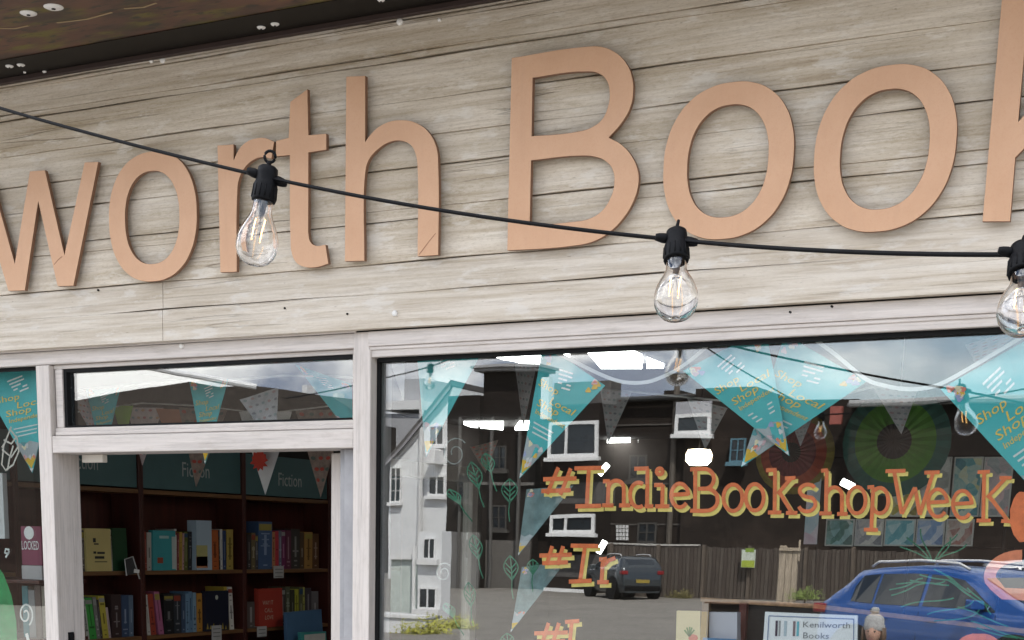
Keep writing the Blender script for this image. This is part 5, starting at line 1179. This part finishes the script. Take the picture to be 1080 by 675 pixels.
D3 = 50.0
def zz(px, py, d=D3): return M(px, py, d).z
db = tag(empty('brick_building', M(540, 640, D3)), 'tall dark brick building with pale cornice beside the white house', 'building')
xa, xb = M(474, 540, D3).x, M(563, 540, D3).x; yd_ = M(540, 500, D3).y
xm = M(511, 420, D3).x
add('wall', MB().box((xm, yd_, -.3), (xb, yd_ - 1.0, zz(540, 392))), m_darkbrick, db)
add('cornice', MB().box((xm - .25, yd_ + .35, zz(540, 391.8)), (xb + .2, yd_ - 1.1, zz(540, 389))).box((xm - .35, yd_ + .5, zz(540, 388.7)), (xb + .3, yd_ - 1.2, zz(540, 386))), mc((.34, .34, .35), .7, 'stone'), db)
add('lower_wing', MB().box((xa, yd_ + .3, -.3), (xm - .002, yd_ - 1.0, zz(490, 418))), m_darkbrick, db)
add('string_course', MB().box((xm, yd_ + .12, zz(540, 512)), (xb, yd_ + .001, zz(540, 509))), mc((.16, .15, .14), .7, 'stone'), db)
tb = tag(empty('brick_terrace', M(650, 640, D3)), 'dark brick terrace with white bay windows and chimney mirrored mid window', 'building')
xb2 = M(716, 540, D3).x
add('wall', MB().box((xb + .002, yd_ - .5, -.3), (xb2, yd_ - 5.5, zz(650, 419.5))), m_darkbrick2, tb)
add('parapet', MB().box((xb + .002, yd_ - .3, zz(650, 419.3)), (xb2 + .1, yd_ - 5.5, zz(650, 417))), mc((.10, .09, .085), .8, 'coping'), tb)
ch = add('chimney', MB().box((M(661, 410, D3).x, yd_ - 3, zz(672, 419)), (M(687, 410, D3).x, yd_ - 5, zz(672, 408))).box((M(667, 410, D3).x, yd_ - 3.2, zz(672, 407.9)), (M(683, 410, D3).x, yd_ - 4.8, zz(672, 403))), m_darkbrick, tb)
for (l, t_, r_, b_) in ((578, 428, 631, 482), (580, 534, 627, 562), (573, 612, 622, 641)):
    a, b = M(l, t_, D3 - 1.2), M(r_, b_, D3 - 1.2); fy = M(l, t_, D3 - 1.2).y
    ztop, zbot = M((l + r_) / 2, t_, D3 - 1.2).z, M((l + r_) / 2, b_, D3 - 1.2).z; bw = add('bay', MB().box((a.x + .05, fy - .14, zbot - .5), (b.x - .05, yd_ - .51, ztop + .1)), m_darkbrick, tb)
    mwin(tb, (l, t_ + (b_ - t_) * .30, r_, b_), D3 - 1.2, True, 1)
    add('bay_roof', MB().prism([(a.x - .1, yd_ - .51, ztop + .101), (b.x + .1, yd_ - .51, ztop + .101), (b.x + .1, yd_ - .51, ztop + .9), (a.x - .1, yd_ - .51, ztop + .9)], (0, 1.0, 0)), m_slate, bw)
a = M(573.5, 418, D3 - 1.4); add('white_bar', MB().box((M(570.5, 418, D3 - 1.5).x, M(570, 418, D3 - 1.5).y, M(574, 441, D3 - 1.5).z), (M(578.5, 418, D3 - 1.5).x, M(570, 418, D3 - 1.5).y - .3, M(574, 397, D3 - 1.5).z)), m_whitewall, tb)  # plain upright white bar on the terrace front
a = M(708.5, 420, D3); add('downpipe', MB().tube([(a.x, yd_ - .4, zz(708, 392)), (a.x, yd_ - .4, -.2)], .11, 8), mc((.10, .085, .07), .6, 'pipe'), tb)
k = MB()
for i in range(4):
    for j in range(4):
        q = M(645.5 + j * 3.4, 554.5 + i * 4.3, D3 - .1); k.box((q.x - .045, yd_ - .497, q.z - .06), (q.x + .045, yd_ - .44, q.z + .06))
add('vent_grid', k, m_whiteframe, tb)
for py in (447, 508, 551): add('string_course', MB().box((xb + .004, yd_ - .46, zz(650, py + 1.6)), (xb2, yd_ - .499, zz(650, py))), mc((.085, .075, .068), .8, 'stone'), tb)
add('gutter', MB().tube([(xb, yd_ - .2, zz(650, 421)), (xb2, yd_ - .2, zz(650, 421))], .10, 8), mc((.02, .02, .02), .4, 'gutter'), tb)
for q in ((664, 480, 682, 506), (672, 550, 692, 572)): mwin(tb, q, D3 + .4, True, 1, mc((.06, .055, .05), .6, 'old_frame'), .08, 2)
add('shop_front_panel', MB().box((M(640, 600, D3).x, yd_ - .45, -.2), (M(712, 600, D3).x, yd_ - .499, zz(680, 582))), mc((.05, .045, .042), .6, 'panel'), tb)
for i, px in enumerate((486, 520, 549)): add('downpipe', MB().tube([(M(px, 450, D3 - .4).x, yd_ + .42, zz(px, 440)), (M(px, 450, D3 - .4).x, yd_ + .42, -.2)], .07, 8), mc((.09, .085, .08), .5, 'pipe'), db)
for q in ((520, 470, 534, 496), (518, 532, 534, 558), (482, 500, 496, 528)): mwin(db, q, D3 - (.55 if q[0] < 500 else .1), True, 1, mc((.06, .055, .05), .6, 'old_frame'), .08, 2)
add('ground_floor_render', MB().box((M(477, 600, D3).x, yd_ + .31, -.2), (M(509, 600, D3).x, yd_ + .42, zz(490, 562))), mc((.14, .135, .13), .8, 'render'), db)
add('ground_floor_render', MB().box((M(512, 600, D3).x, yd_ + .002, -.2), (M(560, 600, D3).x, yd_ + .10, zz(540, 570))), mc((.12, .11, .10), .8, 'render'), db)
rb = tag(empty('corner_building', M(800, 640, D3)), 'dark brick corner building with a white framed window and dormer', 'building')
xc = M(895, 540, D3).x
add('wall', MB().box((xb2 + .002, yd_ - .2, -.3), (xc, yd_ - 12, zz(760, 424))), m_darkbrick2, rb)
add('roof_parapet', MB().box((M(727, 410, D3).x, yd_ - .6, zz(760, 423.8)), (M(792, 410, D3).x, yd_ - 6, zz(760, 408))), m_darkbrick, rb)
add('upper_render', MB().box((M(711, 430, D3).x, yd_ - .199, zz(730, 437)), (M(749, 430, D3).x, yd_ - .10, zz(730, 424))), mc((.34, .34, .36), .8, 'render'), rb)
mwin(rb, (711, 437, 749, 458.5), D3 - .1, True, 0); mwin(rb, (769, 462, 785, 488), D3 - .1, True, 1, mc((.10, .20, .25), .5, 'teal_frame'), .12, 2)
rc = tag(empty('long_building', M(980, 640, D3)), 'long dark brick building at the right of the mirrored street', 'building')
xe = M(1180, 540, D3).x
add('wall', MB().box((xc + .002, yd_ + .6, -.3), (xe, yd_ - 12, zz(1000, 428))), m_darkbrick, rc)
add('eaves', MB().box((xc - .1, yd_ + .9, zz(1000, 427.8)), (xe, yd_ - 12, zz(1000, 424.5))), mc((.15, .14, .14), .7, 'eaves'), rc)
q0, q1 = M(875, 448, D3 - .7), M(889, 428, D3 - .7); add('red_panel', MB().box((q0.x, yd_ + .601, q0.z), (q1.x, yd_ + .8, q1.z)), mc((.30, .09, .07), .7, 'red_tile'), rc)
# terrace far to the left, mirrored in the light above the door
D7 = 26.0  # dark house added to darken the reflection in the left window
dh = tag(empty('brick_house', M(-60, 640, D7)), 'added dark brick house that dims the mirror image in the window left of the door', 'house')
y7 = M(0, 500, D7).y; xa7, xb7 = M(-330, 500, D7).x, M(36, 500, D7).x
add('wall', MB().box((xa7, y7, -.3), (xb7, y7 - 1.6, M(0, 392, D7).z)), m_darkbrick2, dh)
add('roof', MB().prism([(xa7 - .3, y7 + .3, M(0, 391.5, D7).z), (xb7 + .1, y7 + .3, M(0, 391.5, D7).z), (xb7 - .2, y7 - .8, M(0, 372, D7).z), (xa7, y7 - .8, M(0, 372, D7).z)], (0, -.1, 0)), m_browntile, dh)
mwin(dh, (-60, 460, -20, 520), D7 - .1, True, 1)
D4 = 70.0
add('gutter', MB().tube([(xc, yd_ + 1.0, zz(1000, 425.5)), (xe, yd_ + 1.0, zz(1000, 425.5))], .12, 8), mc((.30, .30, .30), .5, 'gutter'), rc)
ta = tag(empty('tiled_terrace', M(240, 640, D4)), 'low brown tiled terrace mirrored in the glass above the door', 'building')
yt = M(240, 500, D4).y
def T(px, py): return M(px, py, D4)
add('wall', MB().box((T(-120, 500).x, yt, -.3), (T(392, 500).x, yt - 2.5, T(240, 452).z)), m_darkbrick2, ta)
P = [T(128, 414), T(170, 409), T(205, 404), T(235, 409), T(268, 408), T(300, 411), T(352, 418), T(380, 436)]
poly = [Vector((p.x, yt + .4, p.z)) for p in P]; poly = [Vector((T(-120, 452).x, yt + .4, T(240, 452).z)), Vector((T(-120, 452).x, yt + .4, T(40, 415).z)), Vector((T(40, 420).x, yt + .4, T(40, 415).z)), Vector((T(80, 428).x, yt + .4, T(80, 424).z))] + poly + [Vector((T(388, 452).x, yt + .4, T(240, 452).z))]
add('roof', MB().prism(poly, (0, -2.4, 0)), m_browntile, ta)
add('ridge_chimney', MB().box((T(308, 420).x, yt - 1, T(240, 440).z), (T(313, 420).x, yt - 1.8, T(310, 404).z)).box((T(340, 420).x, yt - 1, T(240, 440).z), (T(345, 420).x, yt - 1.8, T(342, 412).z)), m_whitewall, ta)
add('gutter', MB().tube([Vector((T(178, 387).x, yt + 6, T(178, 391).z - .0)), Vector((T(284, 408).x, yt + 1.2, T(284, 411).z))], .16, 8), m_whitewall, ta)  # slanting white beam added in place of the mirrored canopy edge
# ---- fence, reed post, notice, person
D5 = 47.0
fe = tag(empty('board_fence', M(735, 637, D5)), 'weathered brown board fence behind the car park', 'fence')
yf = M(735, 600, D5).y; xa_, xb_ = M(640, 600, D5).x, M(1010, 600, D5).x; zt_ = M(735, 577, D5).z; n = 90; k = MB(); rr = random.Random(2)
for i in range(n):
    a = xa_ + (xb_ - xa_) * i / n; b = xa_ + (xb_ - xa_) * (i + 1) / n
    k.box((a + .008, yf + .02 * rr.random(), .2), (b - .008, yf - .03, zt_ + rr.uniform(-.03, .03)), i % 3)
add('board_panel', k, [wood('fence_a', (.085, .068, .056), True, .8), wood('fence_b', (.10, .082, .068), True, .8), wood('fence_c', (.075, .058, .048), True, .8)], fe)
add('capping_rail', MB().box((xa_, yf + .05, zt_ + .04), (M(738, 577, D5).x, yf - .06, zt_ + .10)), mc((.45, .43, .40), .7, 'capping'), fe)
k = MB()
for px in (645, 694, 742, 790): x = M(px, 600, D5).x; k.box((x - .06, yf + .08, .2), (x + .06, yf + .021, zt_ + .08))
for i, px in enumerate((645, 694, 742, 790, 850, 900)):
    x = M(px, 600, D5).x; add('fence_post', MB().box((x - .06, yf + .10, .2), (x + .06, yf + .021, zt_ + .08)), wood('fence_a2', (.12, .095, .075), True, .8), fe)
D6 = 43.0
po = tag(empty('gate_post', M(828, 632, D6)), 'pale timber gate post pair standing before the fence', 'gate post')
a, b = M(818.5, 632, D6), M(838, 632, D6); ztp = M(828, 577, D6).z
for u0, u1 in ((0, .34), (.36, .70), (.72, 1)):
    add('timber', MB().box((a.x + (b.x - a.x) * u0, a.y, .2), (a.x + (b.x - a.x) * u1, a.y - .14, ztp + (.06 if u0 == 0 else 0))), wood('pale_timber', (.42, .35, .27), True, .8), po, .01)
add('cross_rail', MB().box((a.x, a.y + .06, ztp - .10), (b.x + .1, a.y + .001, ztp - .02)), wood('pale_timber2', (.42, .35, .27), False, .8), po)
add('finial', MB().box((b.x + .02, a.y, ztp - .4), (b.x + .07, a.y - .06, ztp + .25)), wood('pale_timber3', (.42, .35, .27), True, .8), po)
a, b = M(781, 598.5, D5 - .3), M(796.5, 580, D5 - .3)
no = tag(empty('fence_notice', (a.x, a.y, a.z)), 'green and white notice board fixed on the dark fence', 'notice board')
add('panel', MB().box((a.x, a.y, a.z), (b.x, a.y - .03, b.z)), mc((.55, .60, .52), .6, 'notice'), no); add('green_band', MB().box((a.x + .01, a.y + .002, a.z + .01), (b.x - .01, a.y + .006, a.z + .24)), mc((.36, .44, .06), .6, 'notice'), no)
add('green_tab', MB().box((a.x + .12, a.y + .002, b.z - .08), (b.x - .05, a.y + .006, b.z + .05)), mc((.22, .34, .05), .6, 'notice'), no)
q0, q1 = M(746, 660, 19.5), M(1075, 637, 19.5)  # dark low wall added to keep bright ground out of the reflection
pw = tag(empty('added_dark_wall', ((q0.x + q1.x) / 2, q0.y, .31)), 'added dark low brick wall behind the blue hatchback, hiding the bright ground', 'wall')
add('wall', MB().box((q0.x, q0.y, .2), (q1.x, q0.y - .35, M(800, 638, 19.5).z)), m_darkbrick, pw); add('coping', MB().box((q0.x - .05, q0.y + .05, M(800, 638, 19.5).z + .001), (q1.x, q0.y - .4, M(800, 636, 19.5).z)), mc((.10, .06, .04), .7, 'coping'), pw)
# shrubs at the fence foot
def shrub(px, py, d, r, label, col, n=900):
    c = M(px, py, d); rr = random.Random(int(px)); k = MB()
    for i in range(n):
        v = Vector((rr.gauss(0, 1), rr.gauss(0, 1), abs(rr.gauss(0, .8)))); v = v.normalized() * r * (rr.random() ** .4) * (1 + .3 * math.sin(5 * v.x)); p = c + Vector((v.x * 1.4, v.y, v.z))
        a = Vector((rr.uniform(-1, 1), rr.uniform(-1, 1), rr.uniform(-.3, 1))).normalized(); b = a.cross(Vector((rr.random(), rr.random(), 1))).normalized(); s = .05 * (.6 + rr.random())
        k.add([p, p + a * s * .5 + b * s * .28, p + a * s, p + a * s * .5 - b * s * .28], [(0, 1, 2, 3)])
    t = tag(empty('shrub', (c.x, c.y, Gz(c.y))), label, 'shrub', 'shrubs along the fence')
    add('foliage', k, plain('leaf_%d' % px, col, .6, 0, .35, 8), t)
    add('stem', MB().tube([(c.x + q * .15, c.y, Gz(c.y)) for q in (0,)] + [(c.x, c.y, c.z + r * .5)], [.03, .012], 6), wood('stem_%d' % px, (.10, .07, .05), True), t)
shrub(849, 633, 42.5, .36, 'pale green weeds beside the timber gate post', (.18, .24, .06)); shrub(718, 631, 46.4, .30, 'small dry shrub at the foot of the fence', (.14, .12, .04)); shrub(446, 672, 22, .38, 'yellow flowering shrub mirrored low at the left of the window', (.34, .33, .05), 1200)
shrub(480, 668, 24, .30, 'yellow green low shrub next to the yellow flowering one', (.34, .34, .08), 1200)

# ---- passer-by mirrored over the blue car
def person(px, py, d):
    top_ = M(px, py, d); y = top_.y; h = top_.z - .0; z0 = 0.0 if y > -3.9 else (-.10 + (-4.05 - y) / 8.45 * .08)
    H = h - z0; s = H / 1.70; t = tag(empty('person', (top_.x, y, z0)), 'person in a grey knitted bobble hat and dark coat standing on the road', 'person')
    O = Vector((top_.x, y, z0))
    V = [(0, 0, .86), (0, 0, 1.0), (0, .0, 1.18), (0, .0, 1.31), (0, .01, 1.38), (-.09, 0, .83), (-.10, .01, .47), (-.10, 0, .08), (-.11, .11, .03), (.09, 0, .83), (.10, .02, .47), (.11, 0, .08), (.12, .11, .03), (-.17, 0, 1.29), (-.23, -.01, 1.03), (-.22, .08, .82), (.17, 0, 1.29), (.23, -.01, 1.03), (.22, .08, .82)]
    E_ = [(0, 1), (1, 2), (2, 3), (3, 4), (0, 5), (5, 6), (6, 7), (7, 8), (0, 9), (9, 10), (10, 11), (11, 12), (3, 13), (13, 14), (14, 15), (3, 16), (16, 17), (17, 18)]
    RD = [.15, .145, .16, .11, .05, .10, .07, .045, .035, .10, .07, .045, .035, .075, .052, .036, .075, .052, .036]
    me = bpy.data.meshes.new('body'); me.from_pydata([(v[0] * s, v[1] * s, v[2] * s) for v in V], E_, []); o = bpy.data.objects.new('body', me); COL.objects.link(o); o.parent = t
    sk = o.modifiers.new('skin', 'SKIN'); 
    for i, r in enumerate(RD): me.skin_vertices[0].data[i].radius = (r * s, r * s * .8)
    me.skin_vertices[0].data[0].use_root = True
    sb = o.modifiers.new('smooth', 'SUBSURF'); sb.levels = 2; sb.render_levels = 2
    me.materials.append(plain('dark_coat', (.035, .035, .045), .8))
    m_skin = plain('skin', (.52, .30, .22), .5, 0, .05)
    hd = MB(); rows = []
    for i in range(15):
        f = i / 14; a = -math.pi / 2 + math.pi * f; rr_ = math.cos(a); row = []
        for j in range(22):
            b = 2 * math.pi * j / 22; x = .074 * rr_ * math.cos(b); yy = .092 * rr_ * math.sin(b); z = .115 * math.sin(a)
            if z < 0: x *= 1 + z * 2.2; yy *= 1 + z * .8
            nose = math.exp(-((b - math.pi / 2) / .16) ** 2) * math.exp(-((z + .02) / .022) ** 2) * .022; brow = -.006 * math.exp(-((z - .012) / .014) ** 2) * (math.exp(-((b - 1.15) / .25) ** 2) + math.exp(-((b - 1.99) / .25) ** 2))
            row.append(O + Vector((x, yy + nose + brow, z + 1.49 / 1.0)) if False else (O.x + s * x, O.y + s * (yy + nose + brow + .01), O.z + s * (z + 1.485)))
        rows.append(row)
    hd.grid(rows, 0, True)
    for sx in (-1, 1): hd.lathe([(0, -.006), (.018 * s, -.004), (.022 * s, .004), (0, .008)], (O.x + sx * .076 * s, O.y + .0, O.z + 1.475 * s), 10, 0, (1, 0, 0))
    head = add('head', hd, m_skin, t, smooth=True)
    for sx in (-1, 1): add('eye', MB().lathe([(0, -.008), (.008, -.004), (.008, .003), (0, .006)], (O.x + sx * .028 * s, O.y + s * .092, O.z + 1.497 * s), 10, 0, (0, 1, 0)), mc((.03, .02, .02), .3, 'eye'), head)
    add('mouth', MB().tube([(O.x - .02 * s, O.y + .093 * s, O.z + 1.428 * s), (O.x, O.y + .099 * s, O.z + 1.426 * s), (O.x + .02 * s, O.y + .093 * s, O.z + 1.428 * s)], .004, 6), mc((.4, .13, .12), .5, 'lip'), head)
    hat = MB().lathe([(.088 * s, -.01), (.094 * s, .0), (.094 * s, .035), (.088 * s, .045), (.086 * s, .08), (.072 * s, .108), (.04 * s, .128), (0, .134)], (O.x, O.y + .0, O.z + 1.515 * s), 24); hat.lathe([(0, .125), (.030, .132), (.040, .155), (.030, .178), (0, .185)], (O.x, O.y, O.z + 1.515 * s), 14)
    hb_ = add('hat', hat, plain('grey_knit', (.36, .36, .36), .9, 0, .25, 60, .6), t, smooth=True)
    hr = MB()
    for a in range(-10, 200, 12):
        if 60 < a < 120: continue
        cx_, cy_ = math.cos(R(a + 180)), math.sin(R(a + 180)); hr.tube([(O.x + .086 * s * cx_, O.y + .09 * s * cy_, O.z + 1.53 * s), (O.x + .092 * s * cx_, O.y + .098 * s * cy_, O.z + 1.44 * s), (O.x + .09 * s * cx_, O.y + .09 * s * cy_, O.z + 1.36 * s)], [.02, .02, .008], 6)
    add('hair', hr, mc((.10, .055, .03), .5, 'hair'), t, smooth=True)
    for sx, (hx, hy, hz_) in ((-1, (-.22, .09, .80)), (1, (.22, .09, .80))):
        hk = MB(); c = O + Vector((hx, hy, hz_)) * s
        hk.lathe([(0, .03), (.026, .025), (.036, -.01), (.036, -.055), (.02, -.07), (0, -.072)], c, 12)
        for q in range(4): hk.tube([c + Vector(((q - 1.5) * .017, .0, -.06)), c + Vector(((q - 1.5) * .018, .012, -.10)), c + Vector(((q - 1.5) * .017, .032, -.128 + .012 * abs(q - 1.6)))], [.0095, .0085, .0065], 8)
        hk.tube([c + Vector((-sx * .03, .005, -.01)), c + Vector((-sx * .05, .02, -.045)), c + Vector((-sx * .045, .034, -.075))], [.012, .010, .007], 8)
        add('hand', hk, m_skin, t, smooth=True)
    for sx in (-1, 1): add('shoe', MB().box((O.x + sx * .105 * s - .045, O.y - .06, z0), (O.x + sx * .105 * s + .045, O.y + .2, z0 + .085)), m_black, t, .03)
person(923, 641, 9.5)

# ================================================================== light

CLX = 0.0
EL, AZ = 52.0, 36.0          # sun high behind the shop, to the right
sl = bpy.data.lights.new('sun', 'SUN'); so = bpy.data.objects.new('sun', sl); COL.objects.link(so)
sl.energy = 4.6; sl.angle = R(.6); sl.color = (1.0, .955, .89)
sd = Vector((math.sin(R(AZ)) * math.cos(R(EL)), math.cos(R(AZ)) * math.cos(R(EL)), math.sin(R(EL))))
so.rotation_euler = sd.to_track_quat('Z', 'Y').to_euler()
w = bpy.data.worlds.new('World'); S.world = w; w.use_nodes = True
t = w.node_tree; bg = t.nodes['Background']
sky = t.nodes.new('ShaderNodeTexSky'); sky.sky_type = 'NISHITA'; sky.sun_disc = False; sky.sun_elevation = R(EL); sky.sun_rotation = R(AZ); sky.air_density = 1.0; sky.dust_density = 1.2
tc = t.nodes.new('ShaderNodeTexCoord'); mp = t.nodes.new('ShaderNodeMapping'); mp.inputs['Scale'].default_value = (1, 1, 2.2); mp.inputs['Location'].default_value = (CLX, .3, .1); t.links.new(tc.outputs['Generated'], mp.inputs['Vector'])
nz = t.nodes.new('ShaderNodeTexNoise'); nz.inputs['Scale'].default_value = 2.6; nz.inputs['Detail'].default_value = 8; nz.inputs['Roughness'].default_value = .58; t.links.new(mp.outputs[0], nz.inputs['Vector'])
cr = t.nodes.new('ShaderNodeValToRGB'); cr.color_ramp.elements[0].position = .40; cr.color_ramp.elements[1].position = .57; t.links.new(nz.outputs['Fac'], cr.inputs['Fac'])

mp2 = t.nodes.new('ShaderNodeMapping'); mp2.inputs['Scale'].default_value = (1, 1, 1.8); mp2.inputs['Location'].default_value = (3.0, 0, .2); t.links.new(tc.outputs['Generated'], mp2.inputs['Vector'])
n2 = t.nodes.new('ShaderNodeTexNoise'); n2.inputs['Scale'].default_value = 9; n2.inputs['Detail'].default_value = 7; n2.inputs['Roughness'].default_value = .55; t.links.new(mp2.outputs[0], n2.inputs['Vector'])
c2_ = t.nodes.new('ShaderNodeValToRGB'); c2_.color_ramp.elements[0].position = .40; c2_.color_ramp.elements[0].color = (4.2, 4.8, 6.2, 1); c2_.color_ramp.elements[1].position = .60; c2_.color_ramp.elements[1].color = (17, 16.8, 16.4, 1); t.links.new(n2.outputs['Fac'], c2_.inputs['Fac'])
mx = t.nodes.new('ShaderNodeMix'); mx.data_type = 'RGBA'; t.links.new(cr.outputs['Color'], mx.inputs[0]); t.links.new(sky.outputs[0], mx.inputs[6]); t.links.new(c2_.outputs['Color'], mx.inputs[7])
sx_ = t.nodes.new('ShaderNodeSeparateXYZ'); t.links.new(tc.outputs['Generated'], sx_.inputs[0])
mr = t.nodes.new('ShaderNodeMapRange'); mr.inputs['From Min'].default_value = -.8; mr.inputs['From Max'].default_value = .7; mr.inputs['To Min'].default_value = 1.2; mr.inputs['To Max'].default_value = .62; t.links.new(sx_.outputs['X'], mr.inputs['Value'])
mz = t.nodes.new('ShaderNodeMath'); mz.operation = 'MULTIPLY'
m2 = t.nodes.new('ShaderNodeMapRange'); m2.inputs['From Min'].default_value = .02; m2.inputs['From Max'].default_value = .42; m2.inputs['To Min'].default_value = .50; m2.inputs['To Max'].default_value = 1.15; t.links.new(sx_.outputs['Z'], m2.inputs['Value'])
vm = t.nodes.new('ShaderNodeVectorMath'); vm.operation = 'SCALE'; t.links.new(c2_.outputs['Color'], vm.inputs[0]); t.links.new(mr.outputs['Result'], mz.inputs[0]); t.links.new(m2.outputs['Result'], mz.inputs[1]); t.links.new(mz.outputs[0], vm.inputs['Scale']); t.links.new(vm.outputs[0], mx.inputs[7])
t.links.new(mx.outputs[2], bg.inputs['Color']); bg.inputs['Strength'].default_value = .15
S.view_settings.view_transform = 'Standard'; S.view_settings.look = 'None'; S.view_settings.gamma = 1; S.view_settings.exposure = 1.27; S.view_settings.use_curve_mapping = False
S.render.engine = 'CYCLES'; c = S.cycles
c.max_bounces = 14; c.transmission_bounces = 12; c.transparent_max_bounces = 24; c.glossy_bounces = 6; c.diffuse_bounces = 5; c.caustics_reflective = False; c.caustics_refractive = False; c.use_denoising = True; c.sample_clamp_indirect = 6
